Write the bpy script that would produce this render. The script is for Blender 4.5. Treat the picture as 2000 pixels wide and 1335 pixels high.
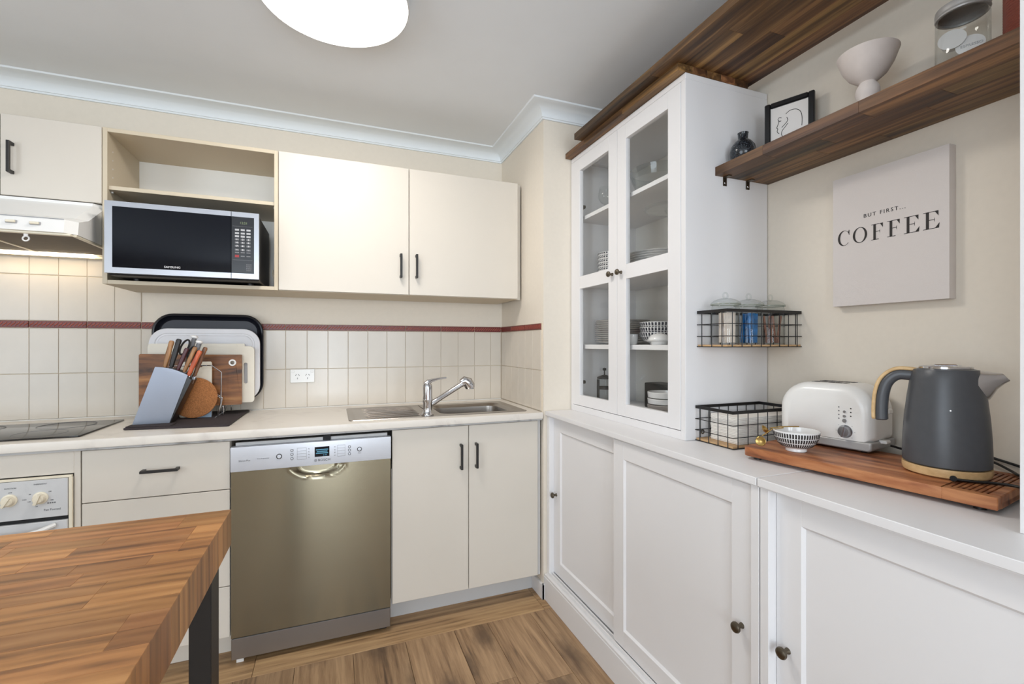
import bpy, bmesh, math, random
from mathutils import Vector, Matrix, Euler
R = math.radians
PI = math.pi
random.seed(7)
for o in list(bpy.data.objects):
    bpy.data.objects.remove(o, do_unlink=True)
sc = bpy.context.scene
COL = sc.collection

# ------------------------------------------------------------------ camera, light, exposure
cam_d = bpy.data.cameras.new('camera')
cam = bpy.data.objects.new('camera', cam_d)
COL.objects.link(cam)
cam.location = (0, 0, 1.25)
cam.rotation_euler = (R(90), 0, -math.atan(350 / 897.0))
cam_d.sensor_width = 36
cam_d.lens = 897 / 2000 * 36
cam_d.shift_y = 3.5 / 2000
cam_d.clip_start = 0.02
sc.camera = cam

world = bpy.data.worlds.new('world')
sc.world = world
world.use_nodes = True
world.node_tree.nodes['Background'].inputs[0].default_value = (0.75, 0.87, 1.0, 1)
world.node_tree.nodes['Background'].inputs[1].default_value = 1.0

def area(name, loc, rot, sx, sy, power, color):
    d = bpy.data.lights.new(name, 'AREA')
    d.shape = 'RECTANGLE'; d.size = sx; d.size_y = sy
    d.energy = power; d.color = color
    o = bpy.data.objects.new(name, d)
    COL.objects.link(o)
    o.location = loc; o.rotation_euler = rot
    return o
# daylight at unseen door and windows, panels tilted up to brighten the ceiling
area('daylight_rear_door', (-0.08, -3.36, 1.15), (R(110), 0, 0), 0.70, 1.9, 54, (0.80, 0.90, 1.0))
area('daylight_rear_window', (-1.20, -3.36, 1.60), (R(110), 0, 0), 0.80, 1.2, 32, (0.80, 0.90, 1.0))
area('daylight_rear_right', (0.95, -3.36, 1.35), (R(110), 0, 0), 0.60, 1.5, 20, (0.80, 0.90, 1.0))
area('daylight_side', (-2.98, -1.0, 1.4), (R(110), 0, R(-90)), 2.2, 1.7, 58, (0.80, 0.90, 1.0))
LAMP_STRENGTH = 25.5
HOOD_STRENGTH = 7.0
sc.view_settings.view_transform = 'Standard'
sc.view_settings.look = 'None'
sc.view_settings.exposure = 0.02
sc.view_settings.gamma = 1.0
sc.view_settings.use_curve_mapping = False

# ------------------------------------------------------------------ materials
def s2l(c):
    return tuple((v / 12.92 if v <= 0.04045 else ((v + 0.055) / 1.055) ** 2.4) for v in [x / 255 for x in c]) + (1,)

class NT:
    def __init__(s, name):
        s.m = bpy.data.materials.new(name); s.m.use_nodes = True
        s.t = s.m.node_tree; s.n = s.t.nodes; s.l = s.t.links
        s.b = s.n['Principled BSDF']
    def node(s, kind, **kw):
        n = s.n.new(kind)
        for k, v in kw.items():
            if k.startswith('i_'):
                n.inputs[k[2:].replace('_', ' ')].default_value = v
            else:
                setattr(n, k, v)
        return n
    def link(s, a, b): s.l.new(a, b)

def simple(name, rgb, rough=0.5, metal=0.0, var=0.03, bump=0.0, scale=30, spec=0.5, coat=0.0):
    """plain paint / plastic / metal with a faint procedural mottling"""
    t = NT(name); b = t.b
    b.inputs['Roughness'].default_value = rough
    b.inputs['Metallic'].default_value = metal
    b.inputs['Specular IOR Level'].default_value = spec
    b.inputs['Coat Weight'].default_value = coat
    tc = t.node('ShaderNodeTexCoord')
    nz = t.node('ShaderNodeTexNoise', i_Scale=scale, i_Detail=3.0)
    t.link(tc.outputs['Object'], nz.inputs['Vector'])
    cr = t.node('ShaderNodeValToRGB')
    c = s2l(rgb)
    cr.color_ramp.elements[0].color = tuple(v * (1 - var) for v in c[:3]) + (1,)
    cr.color_ramp.elements[1].color = tuple(min(1, v * (1 + var)) for v in c[:3]) + (1,)
    cr.color_ramp.elements[0].position = 0.3; cr.color_ramp.elements[1].position = 0.7
    t.link(nz.outputs['Fac'], cr.inputs['Fac'])
    t.link(cr.outputs['Color'], b.inputs['Base Color'])
    if bump > 0:
        bp = t.node('ShaderNodeBump', i_Strength=bump, i_Distance=0.002)
        t.link(nz.outputs['Fac'], bp.inputs['Height'])
        t.link(bp.outputs['Normal'], b.inputs['Normal'])
    return t.m

def wood(name, cols, axis='Y', rough=0.42, along=3.0, across=45.0, var=0.35, bump=0.08, rings=0.0, coat=0.0, pos=None, hue=0.0, knots=False, zs=1.0):
    """grained wood; every object (stave, plank) gets its own tone and grain offset"""
    t = NT(name); b = t.b
    b.inputs['Roughness'].default_value = rough
    b.inputs['Coat Weight'].default_value = coat
    tc = t.node('ShaderNodeTexCoord'); oi = t.node('ShaderNodeObjectInfo')
    mul = t.node('ShaderNodeMath', operation='MULTIPLY'); mul.inputs[1].default_value = 57.0
    t.link(oi.outputs['Random'], mul.inputs[0])
    add = t.node('ShaderNodeVectorMath', operation='ADD')
    t.link(tc.outputs['Object'], add.inputs[0]); t.link(mul.outputs[0], add.inputs[1])
    mp = t.node('ShaderNodeMapping')
    sc3 = {'X': (along, across, across * zs), 'Y': (across, along, across * zs), 'Z': (across, across, along)}[axis]
    mp.inputs['Scale'].default_value = sc3
    t.link(add.outputs[0], mp.inputs['Vector'])
    n1 = t.node('ShaderNodeTexNoise', i_Scale=1.0, i_Detail=6.0, i_Roughness=0.6, i_Distortion=0.6)
    t.link(mp.outputs[0], n1.inputs['Vector'])
    mp2 = t.node('ShaderNodeMapping'); mp2.inputs['Scale'].default_value = tuple(v * 0.22 for v in sc3)
    t.link(add.outputs[0], mp2.inputs['Vector'])
    n2 = t.node('ShaderNodeTexNoise', i_Scale=1.0, i_Detail=2.0, i_Distortion=1.5)
    t.link(mp2.outputs[0], n2.inputs['Vector'])
    mix = t.node('ShaderNodeMath', operation='ADD')
    m2 = t.node('ShaderNodeMath', operation='MULTIPLY'); m2.inputs[1].default_value = 0.55
    m1 = t.node('ShaderNodeMath', operation='MULTIPLY'); m1.inputs[1].default_value = 0.45
    t.link(n1.outputs['Fac'], m1.inputs[0]); t.link(n2.outputs['Fac'], m2.inputs[0])
    t.link(m1.outputs[0], mix.inputs[0]); t.link(m2.outputs[0], mix.inputs[1])
    src = mix.outputs[0]
    if rings > 0:
        wv = t.node('ShaderNodeTexWave', wave_type='RINGS', i_Scale=0.9, i_Distortion=9.0, i_Detail=2.0)
        wv.inputs['Detail Scale'].default_value = 0.8
        t.link(mp2.outputs[0], wv.inputs['Vector'])
        mr = t.node('ShaderNodeMath', operation='MULTIPLY_ADD')
        mr.inputs[1].default_value = -rings
        t.link(wv.outputs['Fac'], mr.inputs[0]); t.link(src, mr.inputs[2])
        a2 = t.node('ShaderNodeMath', operation='ADD'); a2.inputs[1].default_value = rings * 0.5
        t.link(mr.outputs[0], a2.inputs[0]); src = a2.outputs[0]
    cr = t.node('ShaderNodeValToRGB')
    el = cr.color_ramp.elements
    ps = pos or [0.36, 0.5, 0.64]
    el[0].position = ps[0]; el[0].color = s2l(cols[0])
    el[1].position = ps[2]; el[1].color = s2l(cols[2])
    e = el.new(ps[1]); e.color = s2l(cols[1])
    t.link(src, cr.inputs['Fac'])
    vr = t.node('ShaderNodeMapRange'); vr.inputs['To Min'].default_value = 1 - var; vr.inputs['To Max'].default_value = 1 + var * 0.55
    t.link(oi.outputs['Random'], vr.inputs['Value'])
    hs = t.node('ShaderNodeHueSaturation')
    t.link(vr.outputs[0], hs.inputs['Value']); t.link(cr.outputs['Color'], hs.inputs['Color'])
    if hue:
        wn_ = t.node('ShaderNodeTexWhiteNoise', noise_dimensions='1D')
        t.link(oi.outputs['Random'], wn_.inputs['W'])
        hr = t.node('ShaderNodeMapRange'); hr.inputs['To Min'].default_value = 0.5 - hue; hr.inputs['To Max'].default_value = 0.5 + hue
        t.link(wn_.outputs['Value'], hr.inputs['Value']); t.link(hr.outputs[0], hs.inputs['Hue'])
    col = hs.outputs[0]
    if knots:
        # dark knots scattered along the boards
        mk = t.node('ShaderNodeMapping'); mk.inputs['Scale'].default_value = {'X': (2.2, 5, 5), 'Y': (5, 2.2, 5), 'Z': (5, 5, 2.2)}[axis]
        t.link(add.outputs[0], mk.inputs['Vector'])
        nd = t.node('ShaderNodeTexNoise', i_Scale=6.0, i_Detail=2.0); t.link(mk.outputs[0], nd.inputs['Vector'])
        ma = t.node('ShaderNodeVectorMath', operation='MULTIPLY_ADD'); ma.inputs[1].default_value = (0.35, 0.35, 0.35)
        t.link(nd.outputs['Color'], ma.inputs[0]); t.link(mk.outputs[0], ma.inputs[2])
        vo = t.node('ShaderNodeTexVoronoi', voronoi_dimensions='2D', i_Scale=0.8); t.link(ma.outputs[0], vo.inputs['Vector'])
        kr = t.node('ShaderNodeMapRange'); kr.inputs['From Min'].default_value = 0.06; kr.inputs['From Max'].default_value = 0.24
        kr.inputs['To Min'].default_value = 0.6; kr.inputs['To Max'].default_value = 0.0
        t.link(vo.outputs['Distance'], kr.inputs['Value'])
        mx = t.node('ShaderNodeMix', data_type='RGBA'); mx.inputs[7].default_value = s2l((62, 44, 32))
        t.link(kr.outputs[0], mx.inputs[0]); t.link(col, mx.inputs[6]); col = mx.outputs[2]
    t.link(col, b.inputs['Base Color'])
    bp = t.node('ShaderNodeBump', i_Strength=bump, i_Distance=0.001)
    t.link(src, bp.inputs['Height']); t.link(bp.outputs['Normal'], b.inputs['Normal'])
    return t.m

def glass(name, tint=(0.97, 0.99, 0.98), gloss=1.0, rough=0.0):
    """thin clear pane: see-through with a Fresnel sheen"""
    t = NT(name)
    t.n.remove(t.b)
    tr = t.node('ShaderNodeBsdfTransparent'); tr.inputs[0].default_value = tint + (1,)
    gl = t.node('ShaderNodeBsdfGlossy'); gl.inputs['Roughness'].default_value = rough
    fr = t.node('ShaderNodeLayerWeight'); fr.inputs['Blend'].default_value = 0.5
    pw = t.node('ShaderNodeMath', operation='POWER'); pw.inputs[1].default_value = 4.0
    mu = t.node('ShaderNodeMath', operation='MULTIPLY_ADD'); mu.inputs[1].default_value = 0.55 * gloss; mu.inputs[2].default_value = 0.022 * gloss
    mx = t.node('ShaderNodeMixShader')
    t.link(fr.outputs['Facing'], pw.inputs[0]); t.link(pw.outputs[0], mu.inputs[0]); t.link(mu.outputs[0], mx.inputs[0])
    t.link(tr.outputs[0], mx.inputs[1]); t.link(gl.outputs[0], mx.inputs[2])
    t.link(mx.outputs[0], t.n['Material Output'].inputs['Surface'])
    return t.m

def emit(name, rgb, strength):
    t = NT(name)
    t.b.inputs['Base Color'].default_value = s2l(rgb)
    t.b.inputs['Emission Color'].default_value = s2l(rgb)
    t.b.inputs['Emission Strength'].default_value = strength
    return t.m

def steel(name, rgb, rough=0.28, aniso=0.0, streak=(1, 1, 400), streakamp=0.12, arot=0.0):
    t = NT(name); b = t.b
    b.inputs['Metallic'].default_value = 1.0
    b.inputs['Anisotropic'].default_value = aniso
    b.inputs['Anisotropic Rotation'].default_value = arot
    tc = t.node('ShaderNodeTexCoord')
    mp = t.node('ShaderNodeMapping'); mp.inputs['Scale'].default_value = streak
    t.link(tc.outputs['Object'], mp.inputs['Vector'])
    nz = t.node('ShaderNodeTexNoise', i_Scale=1.0, i_Detail=3.0)
    t.link(mp.outputs[0], nz.inputs['Vector'])
    mr = t.node('ShaderNodeMapRange'); mr.inputs['To Min'].default_value = rough * (1 - streakamp); mr.inputs['To Max'].default_value = rough * (1 + streakamp)
    t.link(nz.outputs['Fac'], mr.inputs['Value']); t.link(mr.outputs[0], b.inputs['Roughness'])
    b.inputs['Base Color'].default_value = s2l(rgb)
    if aniso:
        tg = t.node('ShaderNodeTangent', direction_type='RADIAL', axis='Z')
        t.link(tg.outputs[0], b.inputs['Tangent'])
    return t.m

def stone(name, base, vein, rough=0.3):
    t = NT(name); b = t.b
    b.inputs['Roughness'].default_value = rough
    tc = t.node('ShaderNodeTexCoord')
    nz = t.node('ShaderNodeTexNoise', i_Scale=7.0, i_Detail=6.0, i_Distortion=1.2)
    t.link(tc.outputs['Object'], nz.inputs['Vector'])
    cr = t.node('ShaderNodeValToRGB'); el = cr.color_ramp.elements
    el[0].position = 0.32; el[0].color = s2l(vein); el[1].position = 0.46; el[1].color = s2l(base)
    t.link(nz.outputs['Fac'], cr.inputs['Fac']); t.link(cr.outputs['Color'], b.inputs['Base Color'])
    return t.m

MT = {}
MT['cream'] = simple('cream_laminate', (214, 206, 194), 0.42, var=0.012, scale=3)
MT['cream_in'] = simple('cream_melamine_inside', (206, 192, 168), 0.5, var=0.015, scale=6)
MT['paint'] = simple('beige_wall_paint', (228, 218, 203), 0.75, var=0.012, bump=0.05, scale=60)
MT['ceil'] = simple('ceiling_paint', (240, 244, 248), 0.85, var=0.008, scale=8)
MT['cornice'] = simple('cornice_paint', (234, 239, 242), 0.7, var=0.006, scale=8)
MT['white'] = simple('white_satin_lacquer', (232, 230, 230), 0.38, var=0.01, scale=4)
MT['whitein'] = simple('white_hutch_inside', (238, 235, 228), 0.5, var=0.01, scale=4)
MT['kick'] = simple('grey_white_kickboard', (196, 194, 192), 0.5, var=0.02, scale=8)
MT['bench'] = stone('white_marbled_laminate', (228, 221, 211), (214, 206, 197), 0.33)
MT['benchedge'] = stone('grey_worktop_underside', (176, 174, 172), (120, 116, 112), 0.5)  # mottled grey, darker than the worktop above it
MT['black'] = simple('black_metal', (26, 23, 22), 0.42, var=0.05)
MT['blackwire'] = simple('black_wire', (20, 18, 18), 0.45, var=0.05)
MT['dark'] = simple('dark_void', (18, 17, 18), 0.7, var=0.05)
MT['tile'] = simple('glazed_cream_tile', (213, 203, 189), 0.22, var=0.02, bump=0.02, scale=12)
MT['grout'] = simple('pale_grout', (214, 200, 178), 0.85, var=0.04, scale=90)
MT['border'] = simple('terracotta_border', (108, 40, 34), 0.35, var=0.15, scale=120)
MT['rope'] = simple('terracotta_rope_relief', (170, 92, 78), 0.35, var=0.15, scale=120)
MT['glass'] = glass('hutch_glass', (0.992, 0.995, 0.992), 0.65)
MT['jar'] = glass('jar_glass', (0.94, 0.955, 0.95), 1.6)
MT['chrome'] = steel('chrome', (205, 205, 208), 0.08)
MT['sink'] = steel('brushed_sink_steel', (172, 166, 160), 0.3, 0.4)
MT['inox'] = steel('brushed_dishwasher_steel', (140, 132, 112), 0.24, 0.8, (2, 2, 500), 0.15, 0.25)
MT['inoxkick'] = steel('dishwasher_plinth_steel', (150, 147, 145), 0.4)
MT['silver'] = simple('silver_plastic', (205, 208, 215), 0.35, metal=0.25, var=0.01)
MT['silvermatt'] = simple('matt_silver_plastic', (172, 170, 168), 0.4, metal=0.2, var=0.01)
MT['mwsilver'] = steel('microwave_silver', (172, 173, 178), 0.32)
MT['mwglass'] = simple('microwave_black_glass', (6, 8, 17), 0.07, var=0.02, spec=0.2)
MT['mwpanel'] = simple('microwave_panel', (13, 14, 20), 0.25, var=0.02)
MT['mwbody'] = simple('microwave_body', (22, 22, 25), 0.45)
MT['whiteplastic'] = simple('white_plastic', (238, 236, 232), 0.25, var=0.008)
MT['creamplastic'] = simple('cream_plastic', (232, 222, 200), 0.35, var=0.01)
MT['enamel'] = simple('white_enamel', (206, 206, 206), 0.28, var=0.01)
MT['grey'] = simple('grey_print', (110, 110, 112), 0.5)
MT['lgrey'] = simple('light_grey_print', (168, 168, 170), 0.5)
MT['ink'] = simple('black_print', (38, 32, 30), 0.6)
MT['cooktop'] = simple('black_glass_cooktop', (26, 23, 21), 0.13, var=0.03, spec=0.6)
MT['filter'] = simple('hood_filter_grease_grey', (96, 84, 70), 0.6, var=0.06)
MT['lamp'] = emit('lamp_diffuser', (255, 250, 243), LAMP_STRENGTH)
MT['hoodlamp'] = emit('hood_lamp_lens', (255, 238, 208), HOOD_STRENGTH)
MT['lamprim'] = simple('lamp_rim_plastic', (225, 225, 225), 0.4)
MT['slate'] = simple('slate_kettle_paint', (76, 78, 82), 0.36, var=0.04, scale=60)
MT['lightwood'] = wood('pale_beech', [(196, 160, 112), (216, 182, 132), (228, 196, 148)], 'Y', 0.45, along=14, across=60, var=0.05)
MT['acacia'] = wood('acacia_staves', [(56, 36, 21), (108, 74, 44), (166, 122, 76)], 'Y', 0.48, along=3.0, across=62, var=0.5, bump=0.1, hue=0.012)
MT['oak_top'] = wood('oak_butcher_block', [(106, 68, 38), (168, 114, 66), (192, 138, 86)], 'X', 0.36, along=9, across=70, var=0.36, bump=0.06, rings=0.15, pos=[0.28, 0.48, 0.7], hue=0.004, zs=0.08)
MT['floor'] = wood('rustic_oak_laminate', [(72, 53, 38), (146, 115, 84), (180, 147, 111)], 'Y', 0.5, along=6.5, across=105, var=0.14, bump=0.1, rings=0.10, pos=[0.26, 0.44, 0.66], knots=True)
MT['floorx'] = wood('rustic_oak_laminate_cross', [(96, 72, 48), (164, 130, 92), (190, 156, 114)], 'X', 0.5, along=6.0, across=80, var=0.08, bump=0.1, rings=0.1, pos=[0.28, 0.45, 0.66])
MT['gap'] = simple('floor_joint', (60, 44, 32), 0.8)
MT['redwood'] = wood('red_acacia_board', [(92, 48, 28), (160, 98, 60), (188, 128, 84)], 'X', 0.42, along=9, across=46, var=0.05, bump=0.12, rings=0.1)
MT['boardwood'] = wood('acacia_chopping_board', [(66, 38, 18), (132, 82, 40), (176, 122, 68)], 'X', 0.45, along=6, across=36, var=0.05, bump=0.1, rings=0.06)
MT['cork'] = simple('cork', (166, 108, 62), 0.85, var=0.3, bump=0.3, scale=220)
MT['plum'] = simple('navy_tray_plastic', (22, 24, 36), 0.45, var=0.05)
MT['plumrim'] = simple('navy_tray_rim', (20, 22, 30), 0.3, var=0.05)
MT['polywhite'] = simple('white_polythene_board', (226, 224, 226), 0.45, var=0.01)
MT['polycream'] = simple('cream_polythene_board', (232, 224, 208), 0.5, var=0.01)
MT['bluesteel'] = steel('knife_block_steel', (150, 155, 166), 0.5)
MT['mat'] = simple('dark_drying_mat', (54, 46, 48), 0.9, var=0.1, bump=0.4, scale=300)
MT['knob'] = steel('antique_pewter', (104, 96, 84), 0.35)
MT['ceramic'] = simple('white_glazed_ceramic', (232, 230, 228), 0.2, var=0.008, coat=0.3)
MT['matt_ceramic'] = simple('matt_white_ceramic', (224, 214, 208), 0.8, var=0.03, bump=0.1, scale=40)
MT['terracotta'] = simple('red_brown_ceramic', (136, 72, 58), 0.5, var=0.05)
MT['brass'] = steel('brass', (170, 140, 84), 0.3)
MT['orange'] = wood('orange_handle_wood', [(150, 62, 30), (186, 84, 44), (204, 104, 60)], 'Z', 0.4, 12, 90, 0.03)
MT['brownh'] = wood('brown_handle_wood', [(82, 50, 30), (122, 78, 46), (150, 104, 66)], 'Z', 0.4, 12, 90, 0.08)
MT['tanh'] = wood('tan_handle_wood', [(120, 84, 50), (156, 112, 70), (178, 134, 90)], 'Z', 0.4, 12, 90, 0.05)
MT['plumh'] = simple('dark_red_handle', (70, 28, 34), 0.35)
MT['paper'] = simple('white_paper', (236, 232, 228), 0.85, var=0.01)
MT['napkin'] = simple('paper_napkin', (240, 235, 228), 0.9, var=0.02)
MT['canvas'] = simple('pale_canvas', (222, 214, 209), 0.9, var=0.012, bump=0.15, scale=400)
MT['frame'] = simple('black_picture_frame', (18, 19, 22), 0.3)
MT['blue'] = simple('blue_sachets', (34, 112, 176), 0.3, var=0.5, scale=60)
MT['brown_sachet'] = simple('brown_sticks', (150, 104, 84), 0.4, var=0.35, scale=60)
MT['white_sachet'] = simple('white_sachets', (226, 212, 200), 0.4, var=0.14, scale=50)
MT['ply'] = simple('pale_plywood_base', (196, 160, 118), 0.6, var=0.05)
MT['bluelcd'] = emit('blue_lcd', (66, 118, 140), 0.6)
MT['red'] = simple('red_print', (150, 40, 44), 0.5)
MT['lcdgreen'] = simple('dim_clock_digits', (120, 134, 96), 0.5)
MT['patterndark'] = simple('navy_bowl_pattern', (44, 46, 58), 0.35)
MT['greyrim'] = simple('grey_band_glaze', (148, 140, 134), 0.35)
MT['bluerim'] = simple('blue_band_glaze', (150, 168, 186), 0.3)
MT['seal'] = simple('grey_green_seal', (150, 154, 140), 0.4)
MT['cord'] = simple('black_flex', (14, 13, 13), 0.4)

def speckle(name):
    t = NT(name); b = t.b
    b.inputs['Roughness'].default_value = 0.18
    tc = t.node('ShaderNodeTexCoord')
    v = t.node('ShaderNodeTexNoise', i_Scale=420.0, i_Detail=3.0)
    t.link(tc.outputs['Object'], v.inputs['Vector'])
    cr = t.node('ShaderNodeValToRGB'); el = cr.color_ramp.elements
    el[0].position = 0.60; el[0].color = s2l((24, 28, 34)); el[1].position = 0.68; el[1].color = s2l((120, 128, 136))
    t.link(v.outputs['Fac'], cr.inputs['Fac']); t.link(cr.outputs['Color'], b.inputs['Base Color'])
    return t.m
MT['speckle'] = speckle('speckled_navy_glaze')

# ------------------------------------------------------------------ mesh helpers
def add_box(bm, x0, x1, y0, y1, z0, z1, bev=0.0, seg=1):
    b2 = bmesh.new()
    bmesh.ops.create_cube(b2, size=1)
    bmesh.ops.scale(b2, vec=(abs(x1 - x0), abs(y1 - y0), abs(z1 - z0)), verts=b2.verts)
    bmesh.ops.translate(b2, vec=((x0 + x1) / 2, (y0 + y1) / 2, (z0 + z1) / 2), verts=b2.verts)
    if bev > 0:
        bmesh.ops.bevel(b2, geom=b2.edges[:], offset=bev, segments=seg, affect='EDGES', profile=0.7)
    merge(bm, b2)
    return bm

def merge(bm, b2, mat=None):
    me = bpy.data.meshes.new('tmp')
    if mat is not None:
        bmesh.ops.transform(b2, matrix=mat, verts=b2.verts)
    b2.to_mesh(me); b2.free()
    bm.from_mesh(me)
    bpy.data.meshes.remove(me)

def box(*a, **k):
    return add_box(bmesh.new(), *a, **k)

def boxes(lst, bev=0.0):
    bm = bmesh.new()
    for a in lst: add_box(bm, *a, bev=bev)
    return bm

def lathe(prof, c=(0, 0, 0), seg=40, bm=None):
    """profile [(r, z)] turned around the z axis at c"""
    bm = bm or bmesh.new()
    rings = []
    for r, z in prof:
        if r < 1e-6:
            rings.append([bm.verts.new((c[0], c[1], c[2] + z))])
        else:
            rings.append([bm.verts.new((c[0] + r * math.cos(2 * PI * i / seg), c[1] + r * math.sin(2 * PI * i / seg), c[2] + z)) for i in range(seg)])
    for a, b in zip(rings, rings[1:]):
        if len(a) == 1 and len(b) == 1: continue
        for i in range(seg):
            j = (i + 1) % seg
            if len(a) == 1: bm.faces.new((a[0], b[i], b[j]))
            elif len(b) == 1: bm.faces.new((a[i], a[j], b[0]))
            else: bm.faces.new((a[i], a[j], b[j], b[i]))
    bmesh.ops.recalc_face_normals(bm, faces=bm.faces)
    return bm

def tube(pts, r, seg=8, closed=False, bm=None, caps=True):
    bm = bm or bmesh.new()
    pts = [Vector(p) for p in pts]
    n = len(pts); rings = []
    up = None
    for i, p in enumerate(pts):
        if closed: d = pts[(i + 1) % n] - pts[i - 1]
        elif i == 0: d = pts[1] - p
        elif i == n - 1: d = p - pts[i - 1]
        else: d = (pts[i + 1] - p).normalized() + (p - pts[i - 1]).normalized()
        d.normalize()
        if up is None:
            up = Vector((0, 0, 1)) if abs(d.z) < 0.9 else Vector((1, 0, 0))
        a = d.cross(up)
        if a.length < 1e-4:
            up = Vector((0, 1, 0.3)); a = d.cross(up)
        a.normalize(); b = a.cross(d).normalized(); up = b
        rr = r[i] if isinstance(r, (list, tuple)) else r
        rings.append([bm.verts.new(p + (a * math.cos(2 * PI * k / seg) + b * math.sin(2 * PI * k / seg)) * rr) for k in range(seg)])
    m = n if closed else n - 1
    for i in range(m):
        A = rings[i]; B = rings[(i + 1) % n]
        for k in range(seg):
            l = (k + 1) % seg
            bm.faces.new((A[k], A[l], B[l], B[k]))
    if not closed and caps:
        bm.faces.new(rings[0]); bm.faces.new(rings[-1])
    bmesh.ops.recalc_face_normals(bm, faces=bm.faces)
    return bm

def rr(x0, x1, y0, y1, r, n=6):
    """rounded rectangle loop, r = radius or four radii (BL, BR, TR, TL)"""
    if not isinstance(r, (list, tuple)): r = [r] * 4
    out = []
    for (cx, cy, a0, q) in ((x0 + r[0], y0 + r[0], 180, r[0]), (x1 - r[1], y0 + r[1], 270, r[1]), (x1 - r[2], y1 - r[2], 0, r[2]), (x0 + r[3], y1 - r[3], 90, r[3])):
        for i in range(n + 1):
            a = R(a0 + 90 * i / n)
            out.append((cx + q * math.cos(a), cy + q * math.sin(a)))
    return out

def place(plane, p, h):
    u, v = p
    return {'XY': (u, v, h), 'XZ': (u, h, v), 'YZ': (h, u, v)}[plane]

def prism(pts, plane, h0, h1, bev=0.0, bm=None):
    """polygon in a plane extruded between h0 and h1"""
    b2 = bmesh.new()
    a = [b2.verts.new(place(plane, p, h0)) for p in pts]
    b = [b2.verts.new(place(plane, p, h1)) for p in pts]
    n = len(pts)
    f1 = b2.faces.new(a); f2 = b2.faces.new(b)
    for i in range(n):
        b2.faces.new((a[i], a[(i + 1) % n], b[(i + 1) % n], b[i]))
    bmesh.ops.recalc_face_normals(b2, faces=b2.faces)
    if bev > 0:
        es = list(f1.edges) + list(f2.edges)
        bmesh.ops.bevel(b2, geom=es, offset=bev, segments=2, affect='EDGES', profile=0.6)
    if bm is None: return b2
    merge(bm, b2); return bm

def loft(loops, bm=None, close_last=True, close_first=False):
    bm = bm or bmesh.new()
    L = [[bm.verts.new(p) for p in lp] for lp in loops]
    n = len(L[0])
    for a, b in zip(L, L[1:]):
        for i in range(n):
            bm.faces.new((a[i], a[(i + 1) % n], b[(i + 1) % n], b[i]))
    if close_last: bm.faces.new(L[-1])
    if close_first: bm.faces.new(L[0])
    bmesh.ops.recalc_face_normals(bm, faces=bm.faces)
    return bm

def cyl(p0, p1, r, seg=20, bm=None, bev=0.0):
    return tube([p0, p1], r, seg, bm=bm)

def text_bm(s, size, M, depth=0.0006, spacing=1.0, align='CENTER'):
    """flat lettering: local x right, y up, z out, placed by matrix M"""
    cu = bpy.data.curves.new('t', 'FONT'); cu.body = s; cu.size = size
    cu.align_x = align; cu.align_y = 'CENTER'; cu.space_character = spacing
    cu.extrude = depth / 2; cu.resolution_u = 3
    o = bpy.data.objects.new('t', cu); COL.objects.link(o)
    dg = bpy.context.evaluated_depsgraph_get()
    me = bpy.data.meshes.new_from_object(o.evaluated_get(dg))
    bm = bmesh.new(); bm.from_mesh(me)
    bpy.data.objects.remove(o); bpy.data.curves.remove(cu); bpy.data.meshes.remove(me)
    bmesh.ops.transform(bm, matrix=M, verts=bm.verts)
    return bm

def facing(loc, x, y):
    """matrix whose local x, y axes are the given world vectors"""
    x = Vector(x).normalized(); y = Vector(y).normalized(); z = x.cross(y)
    m = Matrix((x, y, z)).transposed().to_4x4(); m.translation = Vector(loc)
    return m
def MY(x, y, z): return facing((x, y, z), (1, 0, 0), (0, 0, 1))       # on a face that looks toward -y
def MX(x, y, z): return facing((x, y, z), (0, -1, 0), (0, 0, 1))      # on a face that looks toward -x

ORG = {}
def shade(o, ang=35):
    me = o.data
    for p in me.polygons: p.use_smooth = True
    me.set_sharp_from_angle(angle=R(ang))

def obj(name, bm, mat, parent=None, label=None, cat=None, group=None, kind=None, smooth=True):
    me = bpy.data.meshes.new(name)
    if parent is not None:
        bmesh.ops.translate(bm, vec=-ORG[parent.name], verts=bm.verts)
    bm.to_mesh(me); bm.free()
    me.materials.append(MT[mat] if isinstance(mat, str) else mat)
    o = bpy.data.objects.new(name, me); COL.objects.link(o)
    if smooth: shade(o)
    ORG[o.name] = Vector((0, 0, 0))
    if parent is not None:
        o.parent = parent; ORG[o.name] = ORG[parent.name].copy()
    tag(o, label, cat, group, kind)
    return o

def tag(o, label=None, cat=None, group=None, kind=None):
    if label: o['label'] = label
    if cat: o['category'] = cat
    if group: o['group'] = group
    if kind: o['kind'] = kind
    return o

def thing(name, label, cat, loc, group=None, kind=None, local=False, rz=0.0):
    o = bpy.data.objects.new(name, None); COL.objects.link(o)
    o.empty_display_size = 0.05
    o.location = loc; o.rotation_euler = (0, 0, rz)
    ORG[o.name] = Vector((0, 0, 0)) if local else Vector(loc)
    return tag(o, label, cat, group, kind)

def top(name, bm, mat, label, cat, loc=(0, 0, 0), group=None, rot=None):
    """a thing that is one mesh; bm in world coordinates, origin moved to loc"""
    bmesh.ops.translate(bm, vec=-Vector(loc), verts=bm.verts)
    o = obj(name, bm, mat, None, label, cat, group)
    o.location = loc
    if rot: o.rotation_euler = rot
    return o

def shared(name, me, parent, loc, label=None):
    o = bpy.data.objects.new(name, me); COL.objects.link(o)
    o.parent = parent; o.location = Vector(loc) - ORG[parent.name]
    ORG[o.name] = Vector((0, 0, 0))
    if label: o['label'] = label
    return o

def mesh(name, bm, mat, smooth=True):
    me = bpy.data.meshes.new(name); bm.to_mesh(me); bm.free()
    me.materials.append(MT[mat])
    if smooth:
        for p in me.polygons: p.use_smooth = True
        me.set_sharp_from_angle(angle=R(35))
    return me

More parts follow.
